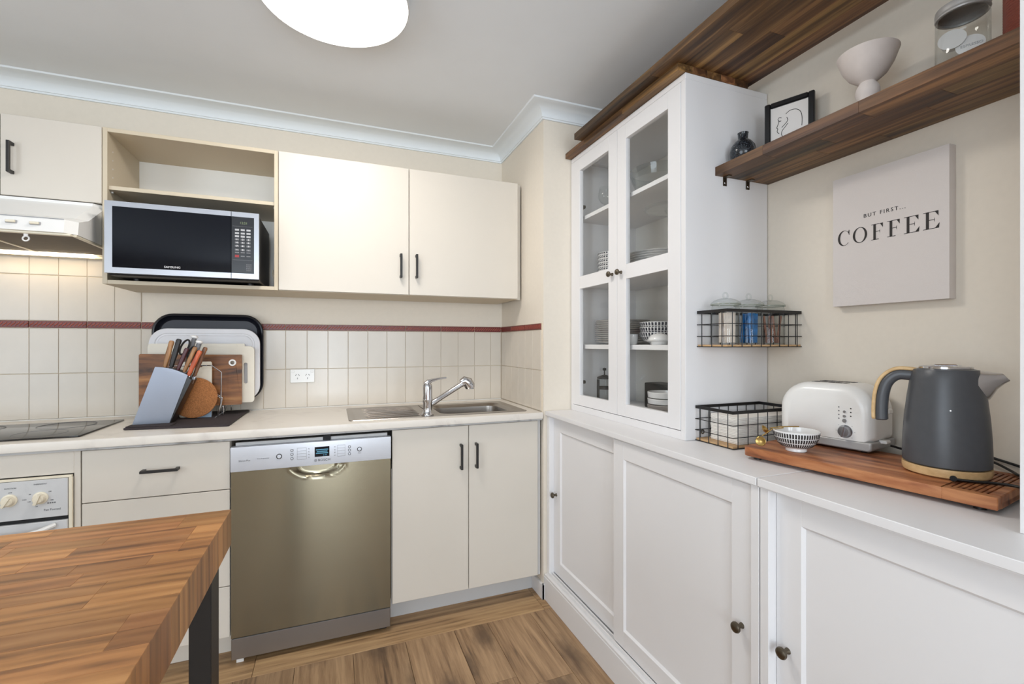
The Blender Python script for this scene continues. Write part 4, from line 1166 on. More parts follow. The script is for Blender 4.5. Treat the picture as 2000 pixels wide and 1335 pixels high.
# ------------------------------------------------------------------ wire baskets
def basket(label, x0, x1, y0, y1, z0, z1, nx_, ny_):
    b = thing('wire_basket', label, 'basket', ((x0 + x1) / 2, (y0 + y1) / 2, z0))
    r = 0.0014
    rim = boxes([(x0, x1, y0, y0 + 0.003, z1 - 0.010, z1), (x0, x1, y1 - 0.003, y1, z1 - 0.010, z1), (x0, x0 + 0.003, y0 + 0.003, y1 - 0.003, z1 - 0.010, z1), (x1 - 0.003, x1, y0 + 0.003, y1 - 0.003, z1 - 0.010, z1)])
    obj('rim', rim, 'blackwire', b)
    for f in (0.30, 0.62):
        z = z0 + (z1 - z0) * f
        obj('wire_hoop', tube([(x0, y0, z), (x1, y0, z), (x1, y1, z), (x0, y1, z)], r, 6, closed=True), 'blackwire', b)
    obj('wire_hoop', tube([(x0, y0, z0 + 0.002), (x1, y0, z0 + 0.002), (x1, y1, z0 + 0.002), (x0, y1, z0 + 0.002)], r, 6, closed=True), 'blackwire', b)
    for i in range(nx_):
        x = x0 + (x1 - x0) * (i + 0.5) / nx_
        for y in (y0, y1): obj('upright_wire', tube([(x, y, z0 + 0.002), (x, y, z1 - 0.008)], r, 6), 'blackwire', b)
    for i in range(ny_):
        y = y0 + (y1 - y0) * (i + 0.5) / ny_
        for x in (x0, x1): obj('upright_wire', tube([(x, y, z0 + 0.002), (x, y, z1 - 0.008)], r, 6), 'blackwire', b)
    obj('wooden_base', box(x0 + 0.002, x1 - 0.002, y0 + 0.002, y1 - 0.002, z0 + 0.0032, z0 + 0.009), 'ply', b)
    return b
basket('upper black wire basket holding three glass canisters in the corner', 1.163, 1.497, 1.106, 1.2355, 1.238, 1.362, 8, 3)
lbk = basket('lower black wire basket full of folded white napkins on the sideboard', 1.156, 1.452, 1.078, 1.2355, ZS + 0.0005, 1.040, 7, 4)
obj('mounting_eye', tube([(1.185 + 0.006 * math.cos(2 * PI * i / 14), 1.2325, 0.948 + 0.006 * math.sin(2 * PI * i / 14)) for i in range(14)], 0.0018, 6, closed=True), 'knob', lbk)
for k, (z0, z1, nm) in enumerate(((0.930, 0.957, 'lowest'), (0.9575, 0.987, 'middle'), (0.9875, 1.016, 'top'))):
    q = bmesh.new()
    nly = 6
    for i in range(nly):
        za = z0 + (z1 - z0) * i / nly; zb = z0 + (z1 - z0) * (i + 1) / nly - 0.0004
        add_box(q, 1.190 + random.uniform(0, 0.004), 1.435 + random.uniform(-0.006, 0.004), 1.088 + random.uniform(0, 0.003), 1.205, za, zb, bev=0.0012)
    o = top('napkin_bundle', q, 'napkin', 'folded white napkins, %s bundle in the lower wire basket' % nm, 'napkins', (1.31, 1.15, z0), group='napkin bundles in the lower basket')
    o['kind'] = 'stuff'

for k, (x, nm, mt_, cont) in enumerate(((1.222, 'left', 'white_sachet', 'white printed sachets'), (1.326, 'middle', 'blue', 'bright blue sachets'), (1.428, 'right', 'brown_sachet', 'brown paper sticks'))):
    y = 1.170; z = 1.2475
    j = thing('glass_canister', '%s glass canister with a domed ring-topped lid in the upper wire basket' % nm, 'canister', (x, y, z), group='glass canisters in the upper basket')
    obj('body', lathe([(0, 0.001), (0.040, 0.001), (0.0435, 0.005), (0.0435, 0.122), (0.0415, 0.128), (0.044, 0.131)], (x, y, z), 36), 'jar', j)
    l_ = obj('lid', lathe([(0.047, 0.1315), (0.0475, 0.134), (0.046, 0.138), (0.036, 0.147), (0.02, 0.153), (0.006, 0.1545), (0, 0.1545)], (x, y, z), 36), 'jar', j)
    obj('lid_seal', tube([(x + 0.0455 * math.cos(2 * PI * i / 36), y + 0.0455 * math.sin(2 * PI * i / 36), z + 0.1335) for i in range(36)], 0.0018, 6, closed=True), 'seal', l_)
    obj('ring_knob', tube([(x + 0.010 * math.cos(2 * PI * i / 18), y, z + 0.163 + 0.010 * math.sin(2 * PI * i / 18)) for i in range(18)], 0.0028, 8, closed=True), 'jar', l_)
    random.seed(50 + k)
    for i in range(7):
        if mt_ == 'brown_sachet':
            bm = box(-0.0035, 0.0035, -0.0025, 0.0025, 0, 0.095, bev=0.001)
        else:
            bm = box(-0.017, 0.017, -0.0018, 0.0018, 0, 0.100, bev=0.0012)
        px, py = x + random.uniform(-0.014, 0.014), y - 0.022 + 0.0065 * i
        o = obj('sachet', bm, mt_, None, '%s standing in the %s glass canister' % (cont, nm), 'sachet', cont)
        o.location = (px, py, z + 0.006); o.rotation_euler = (random.uniform(-0.03, 0.03), random.uniform(-0.14, 0.14) * (0.6 if mt_ != 'brown_sachet' else 1.5), random.uniform(-0.25, 0.25))

# ------------------------------------------------------------------ chopping board under toaster and kettle
RZB = math.atan2(-0.987, 0.159)
cb = thing('serving_board', 'thick red-brown wooden board with crumb slots under the toaster and kettle', 'board', (1.100, 0.995, 0.0), local=True, rz=RZB)
Lb, Wb, zt_, zb_ = 0.522, 0.268, 0.955, 0.930
bd = prism(rr(0, 0.440, 0, Wb, [0.022, 0.0005, 0.0005, 0.022]), 'XY', zb_, zt_, bev=0.0022)
add_box(bd, 0.439, Lb, 0.0, 0.022, zb_ + 0.0002, zt_, bev=0.0015)
add_box(bd, 0.439, Lb, Wb - 0.022, Wb, zb_ + 0.0002, zt_, bev=0.0015)
add_box(bd, 0.439, Lb, 0.021, Wb - 0.021, zb_ + 0.0002, zb_ + 0.010)
add_box(bd, 0.503, Lb, 0.021, Wb - 0.021, zb_ + 0.0002, zt_, bev=0.0015)
mtw = MT['redwood']
obj('plank', bd, 'redwood', cb)
slat = None
for i in range(7):
    xa = 0.4410 + i * 0.0089
    obj('slat', box(xa, xa + 0.0062, 0.0215, Wb - 0.0215, zb_ + 0.0095, zt_ - 0.0004, bev=0.0008), 'redwood', cb)
for (fx, fy) in ((0.03, 0.03), (0.49, 0.03), (0.03, 0.235), (0.49, 0.235)):
    obj('foot', lathe([(0, ZS + 0.0003), (0.010, ZS + 0.0003), (0.010, zb_ + 0.0005), (0, zb_ + 0.0005)], (fx, fy, 0), 14), 'black', cb)

# toaster ------------------------------------------------------------------
ts = thing('toaster', 'glossy white two-slice toaster with a round dial, beside the kettle', 'toaster', (1.382, 0.925, 0.9555), local=True, rz=R(-80))
def pillow2(x0, x1, z0, z1, rs, y0, y1, e, n=7):
    """rounded block: profile in XZ, shoulders of radius e towards both y ends"""
    loops = []
    steps = [(e * (1 - math.sin(R(90 * k / n))), e * (1 - math.cos(R(90 * k / n)))) for k in range(n + 1)]   # (inset, depth)
    for ins, dy in steps:
        loops.append((ins, y0 + dy))
    for ins, dy in reversed(steps):
        loops.append((ins, y1 - dy))
    return [[(x, yy, z) for x, z in rr(x0 + ins, x1 - ins, z0 + min(ins, 0.004), z1 - ins, [max(q - ins, 0.003) for q in rs], 8)] for ins, yy in loops]
tb_ = loft(pillow2(-0.118, 0.128, 0.026, 0.182, [0.02, 0.02, 0.075, 0.082], -0.076, 0.076, 0.030), close_first=True)
body = obj('body', tb_, 'whiteplastic', ts)
obj('base', loft(pillow2(-0.115, 0.127, 0.005, 0.0305, [0.010, 0.010, 0.004, 0.004], -0.0765, 0.0765, 0.006), close_first=True), 'silvermatt', ts)
for (fx, fy) in ((-0.09, -0.05), (0.10, -0.05), (-0.09, 0.05), (0.10, 0.05)):
    obj('foot', lathe([(0, 0), (0.008, 0), (0.008, 0.006), (0, 0.006)], (fx, fy, 0), 12), 'dark', ts)
for sy in (-0.024, 0.024):
    obj('bread_slot', box(-0.040, 0.052, sy - 0.013, sy + 0.013, 0.1790, 0.1826, bev=0.0008), 'dark', ts)
    for gx in range(5):
        obj('slot_wire', box(-0.034 + gx * 0.019, -0.0325 + gx * 0.019, sy - 0.013, sy + 0.013, 0.1824, 0.1832), 'chrome', ts)
dl = lathe([(0, 0), (0.0175, 0), (0.0175, 0.003), (0.015, 0.006), (0.0135, 0.014), (0, 0.0145)], seg=32)
add_box(dl, -0.0028, 0.0028, -0.0145, 0.0145, 0.010, 0.019, bev=0.0015)
bmesh.ops.transform(dl, matrix=Matrix.Translation((0.066, -0.0760, 0.053)) @ Matrix.Rotation(R(12), 4, 'Y') @ Matrix.Rotation(R(90), 4, 'X'), verts=dl.verts)
obj('dial', dl, 'mwsilver', ts, label='silver browning dial')
dots = bmesh.new()
for i in range(7):
    a = R(-135 + i * 45)
    cyl((0.066 + 0.0225 * math.sin(a), -0.0756, 0.053 + 0.0225 * math.cos(a)), (0.066 + 0.0225 * math.sin(a), -0.0764, 0.053 + 0.0225 * math.cos(a)), 0.0009, 6, bm=dots)
for i in range(4):
    cyl((0.050, -0.0756, 0.087 + 0.0105 * i), (0.050, -0.0764, 0.087 + 0.0105 * i), 0.0018, 8, bm=dots)
obj('dial_marks', dots, 'grey', ts, kind='stuff')
for i, rb_ in enumerate((0.0052, 0.0038, 0.0034)):
    obj('button', cyl((0.064, -0.0755, 0.082 + 0.0125 * i), (0.064, -0.0785, 0.082 + 0.0125 * i), rb_, 16), 'mwsilver', ts)
for i in range(3):
    obj('indicator_light', cyl((0.079, -0.0755, 0.096 + 0.0105 * i), (0.079, -0.0765, 0.096 + 0.0105 * i), 0.0018, 10), 'ink', ts)
obj('lever', boxes([(0.126, 0.143, -0.014, 0.014, 0.104, 0.118)], bev=0.003), 'whiteplastic', ts)
obj('crumb_tray_tab', boxes([(0.122, 0.141, -0.022, 0.004, 0.024, 0.033)], bev=0.002), 'whiteplastic', ts)

# kettle -------------------------------------------------------------------
kt = thing('electric_kettle', 'matt slate-grey kettle with a pale wood handle and base, on the wooden board', 'kettle', (1.303, 0.617, 0.9555), local=True, rz=R(-64.7))
base = lathe([(0, 0), (0.066, 0), (0.0745, 0.004), (0.0768, 0.012), (0.0765, 0.0215), (0, 0.0215)], seg=56)
obj('power_base', base, 'lightwood', kt, label='pale wooden power base')
obj('cord_notch', cyl((0.012, -0.0715, 0.006), (0.0125, -0.0775, 0.006), 0.006, 14), 'dark', kt)
kb_ = [(0, 0.0222), (0.072, 0.0222), (0.0758, 0.025), (0.0762, 0.045), (0.0750, 0.085), (0.0722, 0.130), (0.0675, 0.175), (0.0622, 0.215), (0.0596, 0.229), (0.0560, 0.236), (0.047, 0.2385), (0, 0.2385)]
obj('body', lathe(kb_, seg=72), 'slate', kt)
ld = obj('lid', lathe([(0, 0.2388), (0.0465, 0.2388), (0.0465, 0.2425), (0.044, 0.2445), (0.034, 0.2452), (0.029, 0.2445), (0.0285, 0.242), (0, 0.242)], seg=56), 'chrome', kt, label='chrome lid ring')
obj('lid_tab', box(-0.02, 0.02, -0.007, 0.007, 0.2421, 0.2475, bev=0.002), 'chrome', ld)
# chrome spout: a flared collar on the body running out to a short lip
n_ = 24; sl_ = []
for (cx, cz, ry, rz_, tilt) in ((0.046, 0.203, 0.039, 0.038, 0), (0.058, 0.207, 0.0355, 0.033, 0.10), (0.072, 0.2155, 0.024, 0.0195, 0.28), (0.085, 0.2205, 0.0165, 0.012, 0.45), (0.0945, 0.2235, 0.0125, 0.0085, 0.6)):
    lp_ = []
    for i in range(n_):
        a = 2 * PI * i / n_
        dz = math.sin(a) * rz_
        # pointed underside
        yy = math.cos(a) * ry * (1.0 if dz > 0 else (1 - 0.35 * abs(math.sin(a))))
        lp_.append((cx - dz * (0.35 + tilt * 0.6), yy, cz + dz))
    sl_.append(lp_)
obj('spout', loft(sl_, close_last=False), 'chrome', kt)
obj('spout_opening', loft([[(p[0] * 0.985, p[1] * 0.82, 0.2215 + (p[2] - 0.2215) * 0.82 + 0.0005) for p in sl_[3]], [(p[0] * 0.995, p[1] * 0.82, 0.2235 + (p[2] - 0.2235) * 0.82) for p in sl_[4]]], close_first=True), 'dark', kt)
hp = [(-0.040, 0.2190), (-0.064, 0.2215), (-0.082, 0.2215), (-0.096, 0.2125), (-0.1065, 0.196), (-0.1120, 0.172), (-0.1140, 0.148), (-0.1145, 0.124), (-0.1138, 0.109)]
def sweep_rect(pts, w, t_, off, name, mt_):
    """rounded bar following pts in the XZ plane; w across y, t_ thick, off outwards"""
    loops = []
    P = [Vector((p[0], 0, p[1])) for p in pts]
    for i, p in enumerate(P):
        d = (P[min(i + 1, len(P) - 1)] - P[max(i - 1, 0)]).normalized()
        nrm = Vector((d.z, 0, -d.x))
        k = 1.0 if 0 < i < len(P) - 1 else 0.8
        lp_ = [p + nrm * (off + v * k) + Vector((0, u * k, 0)) for u, v in rr(-w / 2, w / 2, -t_ / 2, t_ / 2, min(w, t_) * 0.42, 4)]
        loops.append([tuple(q) for q in lp_])
    return obj(name, loft(loops, close_first=True), mt_, kt)
def densify(pts, k=4):
    P = [Vector((p[0], p[1])) for p in pts]; out = []
    for i in range(len(P) - 1):
        p0 = P[max(i - 1, 0)]; p1 = P[i]; p2 = P[i + 1]; p3 = P[min(i + 2, len(P) - 1)]
        for q in range(k):
            t_ = q / k
            v = 0.5 * ((2 * p1) + (p2 - p0) * t_ + (2 * p0 - 5 * p1 + 4 * p2 - p3) * t_ ** 2 + (-p0 + 3 * p1 - 3 * p2 + p3) * t_ ** 3)
            out.append((v.x, v.y))
    out.append((P[-1].x, P[-1].y)); return out
hpd = densify(hp)
sweep_rect(hpd, 0.030, 0.026, 0.0, 'handle', 'slate')
h2 = sweep_rect(hpd[2:-1], 0.029, 0.008, 0.0145, 'handle_trim', 'lightwood'); h2['label'] = 'pale wood strip along the handle'
obj('emblem', cyl((0.008, -0.0735, 0.150), (0.0082, -0.0715, 0.150), 0.0014, 10), 'chrome', kt)
# flex
def world_of(p, root_loc, rz):
    c_, s_ = math.cos(rz), math.sin(rz)
    return (root_loc[0] + p[0] * c_ - p[1] * s_, root_loc[1] + p[0] * s_ + p[1] * c_, p[2])
fx = [(1.238, 0.579, 0.9595), (1.262, 0.548, 0.9590), (1.290, 0.522, 0.9590), (1.300, 0.498, 0.9590), (1.286, 0.470, 0.9585), (1.27, 0.45, 0.950), (1.29, 0.438, 0.9250), (1.36, 0.442, 0.9240), (1.44, 0.448, 0.9240), (1.487, 0.47, 0.930), (1.492, 0.53, 0.955), (1.49, 0.62, 0.975)]
def local_tube(root, pts, r_, name, mt_, lab=None):
    Mi = (Matrix.Translation(root.location) @ Matrix.Rotation(root.rotation_euler.z, 4, 'Z')).inverted()
    return obj(name, tube([Mi @ Vector(p) for p in densify3(pts)], r_, 8), mt_, root, label=lab)
def densify3(pts, k=4):
    P = [Vector(p) for p in pts]; out = []
    for i in range(len(P) - 1):
        p0 = P[max(i - 1, 0)]; p1 = P[i]; p2 = P[i + 1]; p3 = P[min(i + 2, len(P) - 1)]
        for q in range(k):
            t_ = q / k
            out.append(0.5 * ((2 * p1) + (p2 - p0) * t_ + (2 * p0 - 5 * p1 + 4 * p2 - p3) * t_ ** 2 + (-p0 + 3 * p1 - 3 * p2 + p3) * t_ ** 3))
    out.append(P[-1]); return out
local_tube(kt, fx, 0.0030, 'power_cord', 'cord', 'black power cord curling over the board')
local_tube(ts, [(1.405, 0.785, 0.975), (1.440, 0.740, 0.962), (1.478, 0.70, 0.965), (1.484, 0.64, 0.970), (1.470, 0.600, 0.966), (1.440, 0.560, 0.9595), (1.410, 0.535, 0.9592), (1.40, 0.50, 0.9592), (1.42, 0.455, 0.9440), (1.47, 0.437, 0.9250)], 0.0030, 'power_cord', 'cord', 'black power cord')

# bowl and spoons -----------------------------------------------------------
def pattern_bowl(label, x, y, z, rt, h, rows, pat='patterndark', group=None, n=44, cat='bowl'):
    b = thing('patterned_bowl', label, cat, (x, y, z), group)
    rb_ = rt * 0.46
    def rad(q): return rb_ + (rt - rb_) * (1 - (1 - q) ** 2.0) ** 0.62
    pr_ = [(0, 0.0002), (rb_ * 0.95, 0.0002), (rb_, 0.002), (rb_ * 0.96, h * 0.14)]
    for i in range(1, 11): pr_.append((rad(i / 10), h * (0.16 + 0.84 * i / 10)))
    pr_ += [(rt - 0.0012, h + 0.0006), (rt - 0.0028, h - 0.0004)]
    for i in range(9, -1, -1): pr_.append((max(rad(i / 10) - 0.0032, 0.001), h * (0.20 + 0.80 * i / 10)))
    pr_.append((0, h * 0.19))
    obj('body', lathe(pr_, (x, y, z), 56), 'ceramic', b)
    marks = bmesh.new()
    for (q0, q1) in rows:
        for i in range(n):
            a0 = 2 * PI * i / n; a1 = a0 + 2 * PI / n * 0.62
            vs_ = []
            for (a, q) in ((a0, q0), (a1, q0), (a1 + 0.006, (q0 + q1) / 2), (a1, q1), (a0, q1), (a0 + 0.006, (q0 + q1) / 2)):
                r_ = rad(q) + 0.0006
                vs_.append(marks.verts.new((x + r_ * math.cos(a), y + r_ * math.sin(a), z + h * (0.16 + 0.84 * q))))
            marks.faces.new((vs_[0], vs_[1], vs_[2], vs_[5])); marks.faces.new((vs_[5], vs_[2], vs_[3], vs_[4]))
    obj('dash_pattern', marks, pat, b, kind='stuff', smooth=False, label='rows of dark upright dashes')
    return b
pattern_bowl('small white bowl with rows of black dashes on the wooden board', 1.190, 0.895, 0.9555, 0.0560, 0.0565, ((0.10, 0.34), (0.39, 0.62), (0.67, 0.92)), 'ink', n=52)
sp_ = thing('brass_spoon', 'brass measuring spoon hooked over the rim of the dashed bowl', 'spoon', (1.150, 0.944, 1.008))
obj('handle', tube([(1.215, 0.905, 1.0185), (1.172, 0.927, 1.0175), (1.150, 0.944, 1.0115)], 0.0018, 8), 'brass', sp_)
b2 = lathe([(0, -0.006), (0.006, -0.0045), (0.0095, 0.0), (0.0085, 0.0005), (0.005, -0.003), (0, -0.0045)], seg=20)
bmesh.ops.transform(b2, matrix=Matrix.Translation((1.141, 0.951, 1.008)) @ Matrix.Rotation(R(55), 4, 'Y') @ Matrix.Scale(1.5, 4, (1, 0, 0)), verts=b2.verts)
obj('scoop', b2, 'brass', sp_)
s2_ = thing('brass_spoon', 'round-headed brass spoon leaning on the left side of the dashed bowl', 'spoon', (1.125, 0.952, 0.957))
obj('handle', tube([(1.176, 0.922, 1.0150), (1.150, 0.938, 1.009), (1.128, 0.951, 0.990)], 0.0016, 8), 'brass', s2_)
b2 = lathe([(0, -0.004), (0.009, -0.003), (0.0135, 0.0), (0.0125, 0.0006), (0.007, -0.002), (0, -0.003)], seg=24)
bmesh.ops.transform(b2, matrix=Matrix.Translation((1.128, 0.955, 0.9745)) @ Matrix.Rotation(R(-58), 4, 'Z') @ Matrix.Rotation(R(84), 4, 'X'), verts=b2.verts)
obj('scoop', b2, 'brass', s2_)

# ------------------------------------------------------------------ crockery in the hutch
ORDW = ['lowest', 'second', 'third', 'fourth', 'fifth', 'sixth', 'seventh', 'eighth', 'ninth', 'tenth', 'topmost']
def plate(label, x, y, z, r, group, mat='ceramic', edge='greyrim'):
    o = bpy.data.objects.get('plate_master_%s_%.3f' % (mat, r))
    b = lathe([(0, 0), (r * 0.58, 0), (r * 0.62, 0.002), (r * 0.97, 0.0125), (r, 0.0145), (r * 0.985, 0.0150), (r * 0.62, 0.0050), (0, 0.0045)], seg=48)
    k = ('plate', mat, round(r, 3))
    if k not in st_cache:
        st_cache[k] = mesh('dinner_plate', b, mat)
        st_cache[('ring',) + k] = mesh('rim', tube([(r * math.cos(2 * PI * i / 48), r * math.sin(2 * PI * i / 48), 0.0146) for i in range(48)], 0.0009, 5, closed=True), edge)
    o = bpy.data.objects.new('dinner_plate', st_cache[k]); COL.objects.link(o); o.location = (x, y, z)
    q = bpy.data.objects.new('rim', st_cache[('ring',) + k]); COL.objects.link(q); q.parent = o
    return tag(o, label, 'plate', group)
for i in range(11):
    plate('%s dinner plate from the bottom of the tall stack on the lower hutch shelf' % ORDW[i], 1.312, 1.884, 1.2465 + i * 0.0100, 0.129, 'dinner plates stacked on the lower hutch shelf')
for i in range(9):
    plate('%s white plate from the bottom of the stack on the middle hutch shelf' % ORDW[i], 1.325, 1.640, 1.5485 + i * 0.0098, 0.128, 'white plates stacked on the middle hutch shelf', edge='ceramic')
ordn = ['lowest', 'second', 'third', 'fourth', 'fifth', 'sixth']
for i in range(3):
    pattern_bowl('dashed navy and white bowl, %s of three beside the lower plate stack' % ('bottom', 'middle', 'top')[i], 1.268, 1.566, 1.2465 + i * 0.0215, 0.077, 0.050, ((0.30, 0.60), (0.66, 0.95)), group='dashed bowls on the lower hutch shelf', n=36)
for i in range(6):
    pattern_bowl('%s small dashed bowl from the bottom of the stack on the middle hutch shelf' % ORDW[i], 1.262, 1.905, 1.5485 + i * 0.0190, 0.066, 0.045, ((0.45, 0.62), (0.78, 0.95)), group='small dashed bowls on the middle hutch shelf', n=32)
top('white_cup', lathe([(0, 0), (0.017, 0), (0.021, 0.01), (0.0235, 0.044), (0.0220, 0.044), (0.0195, 0.012), (0, 0.006)], (1.192, 1.640, 1.2465), 28), 'ceramic', 'small plain white cup in front of the lower plate stack', 'cup', (1.192, 1.64, 1.2465))
dsh = thing('butter_dish', 'small round white lidded dish at the front of the lower hutch shelf', 'dish', (1.195, 1.470, 1.2465))
obj('base', lathe([(0, 0), (0.030, 0), (0.033, 0.012), (0.046, 0.016), (0.046, 0.018), (0, 0.018)], (1.195, 1.470, 1.2465), 32), 'ceramic', dsh)
obj('lid', lathe([(0.044, 0.0185), (0.043, 0.024), (0.034, 0.036), (0.018, 0.0435), (0.004, 0.045), (0, 0.045)], (1.195, 1.470, 1.2465), 32), 'ceramic', dsh)
wg = thing('wine_glass', 'stemmed wine glass alone on the top hutch shelf', 'glass', (1.240, 1.925, 1.8745))
obj('bowl', lathe([(0.004, 0.055), (0.020, 0.064), (0.031, 0.082), (0.033, 0.100), (0.029, 0.128), (0.0275, 0.138)], (1.24, 1.925, 1.8745), 32), 'jar', wg)
obj('stem', lathe([(0, 0.0005), (0.030, 0.0005), (0.028, 0.0025), (0.006, 0.006), (0.0035, 0.012), (0.0035, 0.050), (0.006, 0.056)], (1.24, 1.925, 1.8745), 28), 'jar', wg)
top('glass_bowl', lathe([(0, 0.0005), (0.05, 0.0005), (0.085, 0.03), (0.115, 0.09), (0.125, 0.13), (0.122, 0.13), (0.11, 0.09)], (1.330, 1.640, 1.8745), 40), 'jar', 'large clear glass bowl on the top hutch shelf', 'bowl', (1.33, 1.64, 1.8745))
cs = thing('cake_stand', 'clear glass cake stand in front of the white plates', 'cake stand', (1.24, 1.475, 1.5485))
obj('plate', lathe([(0, 0.232), (0.092, 0.232), (0.100, 0.240), (0.101, 0.243), (0.092, 0.237), (0, 0.236)], (1.250, 1.475, 1.5485), 44), 'jar', cs)
obj('pedestal', lathe([(0, 0.0005), (0.045, 0.0005), (0.043, 0.004), (0.010, 0.016), (0.006, 0.05), (0.006, 0.20), (0.012, 0.22), (0.02, 0.2315)], (1.250, 1.475, 1.5485), 28), 'jar', cs)
top('small_packet', box(1.165, 1.195, 1.695, 1.712, 1.5485, 1.605, bev=0.001), 'terracotta', 'small red packet beside the white plates', 'packet', (1.18, 1.70, 1.5485))
cf = thing('coffee_press', 'black-framed glass coffee press at the bottom left of the hutch', 'coffee press', (1.255, 1.955, 0.951))
obj('glass', lathe([(0, 0.006), (0.034, 0.006), (0.035, 0.010), (0.035, 0.125)], (1.255, 1.955, 0.951), 28), 'jar', cf)
obj('frame', boxes([(1.217, 1.221, 1.945, 1.965, 0.9515, 1.075), (1.289, 1.293, 1.945, 1.965, 0.9515, 1.075), (1.217, 1.293, 1.945, 1.965, 0.9515, 0.956)], bev=0.001), 'black', cf)
obj('band', lathe([(0.0358, 0.075), (0.0375, 0.075), (0.0375, 0.087), (0.0358, 0.087)], (1.255, 1.955, 0.951), 28), 'black', cf)
obj('lid', lathe([(0, 0.126), (0.037, 0.126), (0.036, 0.134), (0.012, 0.144), (0.003, 0.146), (0.003, 0.165), (0.009, 0.168), (0.009, 0.178), (0, 0.181)], (1.255, 1.955, 0.951), 28), 'black', cf)
top('loaf_tin', box(1.375, 1.470, 1.52, 1.800, 0.951, 1.068, bev=0.008, seg=2), 'black', 'dark rectangular tin at the bottom back of the hutch', 'tin', (1.42, 1.66, 0.951))
for i, (z, mt_, h) in enumerate(((0.951, 'terracotta', 0.026), (0.9775, 'greyrim', 0.026), (1.004, 'napkin', 0.024), (1.0285, 'bluerim', 0.026))):
    nm = ('bottom', 'second', 'third', 'top')[i]
    b2 = lathe([(0, 0), (0.058, 0), (0.066, 0.004), (0.068, h - 0.002), (0.0665, h), (0.062, h), (0.060, 0.006), (0, 0.005)], (1.262, 1.520, z), 44)
    top('stacking_dish', b2, 'ceramic' if i in (2, 3) else mt_, '%s of four stacking dishes at the bottom right of the hutch' % nm, 'dish', (1.262, 1.52, z), group='stacking dishes at the bottom of the hutch')

# ------------------------------------------------------------------ board rack group on the worktop
MTZ = ZC + 0.0075
top('drying_mat', prism([(-0.757, 2.208), (-0.750, 2.200), (-0.402, 2.150), (-0.392, 2.156), (-0.384, 2.590), (-0.392, 2.602), (-0.742, 2.606), (-0.752, 2.598)], 'XY', ZC + 0.0005, MTZ, bev=0.0012), 'mat',
    'dark fabric mat under the knife block and the chopping boards', 'mat', (-0.57, 2.4, ZC))
mt2 = top('folded_mat_edge', prism([(-0.752, 2.212), (-0.600, 2.192), (-0.598, 2.260), (-0.748, 2.275)], 'XY', MTZ, MTZ + 0.005, bev=0.0015), 'mat', 'folded-over corner of dark fabric under the knife block', 'mat', (-0.67, 2.23, MTZ))
Zr = 0.966
def board(name, label, pts, y0, y1, mat, cat='chopping board', loc=None, bev=0.002):
    return top(name, prism(pts, 'XZ', y0, y1, bev=bev), mat, label, cat, loc or (pts[0][0], (y0 + y1) / 2, min(p[1] for p in pts)))
# navy tray with a raised rolled rim
tr = thing('plastic_tray', 'dark navy rounded tray standing at the back of the board rack', 'tray', (-0.55, 2.6, Zr))
tl_ = []
for ins, y in ((0.0, 2.590), (0.0, 2.582), (0.004, 2.578), (0.010, 2.580), (0.016, 2.590), (0.024, 2.598), (0.030, 2.600)):
    tl_.append([(x, y, z) for x, z in rr(-0.780 + ins, -0.322 - ins, Zr + 0.006 + ins, 1.392 - ins, 0.085 - ins, 8)])
obj('rim', loft(tl_, close_last=False), 'plumrim', tr)
obj('tray_face', prism(rr(-0.750, -0.352, Zr + 0.036, 1.362, 0.055, 8), 'XZ', 2.600, 2.604), 'plum', tr)
wbd = thing('cutting_board', 'large white plastic cutting board with a juice groove, in front of the navy tray', 'chopping board', (-0.55, 2.54, Zr))
lps = [[(x, y, z) for x, z in rr(-0.779 + i, -0.332 - i, Zr + 0.010 + i, 1.321 - i, 0.072 - i, 8)] for i, y in ((0.002, 2.551), (0, 2.549), (0, 2.541), (0.0015, 2.5395), (0.022, 2.5395), (0.025, 2.5425), (0.031, 2.5425), (0.034, 2.5395))]
obj('board', loft(lps, close_first=True), 'polywhite', wbd)
cbd = thing('cutting_board', 'cream plastic cutting board with a hand slot at its right end', 'chopping board', (-0.55, 2.50, Zr))
cbm = bmesh.new()
# built around its slot
def holed(outer, inner, plane, h0, h1):
    """plate with one hole; outer and inner loops share their vertex count"""
    b = bmesh.new(); L = []
    for lp_, h in ((outer, h0), (inner, h0), (inner, h1), (outer, h1)):
        L.append([b.verts.new(place(plane, p, h)) for p in lp_])
    n = len(outer)
    for A, B in ((L[0], L[1]), (L[1], L[2]), (L[2], L[3]), (L[3], L[0])):
        for i in range(n): b.faces.new((A[i], A[(i + 1) % n], B[(i + 1) % n], B[i]))
    bmesh.ops.recalc_face_normals(b, faces=b.faces); return b
cbm = holed(rr(-0.4205, -0.350, 0.972, 1.238, [0.001, 0.014, 0.020, 0.001], 6), rr(-0.394, -0.378, 1.062, 1.160, 0.0075, 6), 'XZ', 2.494, 2.504)
merge(cbm, prism(rr(-0.768, -0.4204, 0.972, 1.250, [0.012, 0.0005, 0.0005, 0.016], 5), 'XZ', 2.494, 2.504))
merge(cbm, prism(rr(-0.767, -0.390, 1.238, 1.251, [0.001, 0.001, 0.006, 0.012], 5), 'XZ', 2.495, 2.503))
obj('board', cbm, 'polycream', cbd)
wo = thing('wooden_chopping_board', 'rectangular brown acacia chopping board with a white-ringed hole', 'chopping board', (-0.59, 2.46, Zr))
ring_c = (-0.4325, 1.163)
ro = [(ring_c[0] + 0.0125 * math.cos(R(225 + 360 * i / 28)), ring_c[1] + 0.0125 * math.sin(R(225 + 360 * i / 28))) for i in range(28)]
wbm = holed(rr(-0.4722, -0.396, 0.968, 1.1995, [0.0005, 0.003, 0.005, 0.0005], 6), ro, 'XZ', 2.450, 2.468)
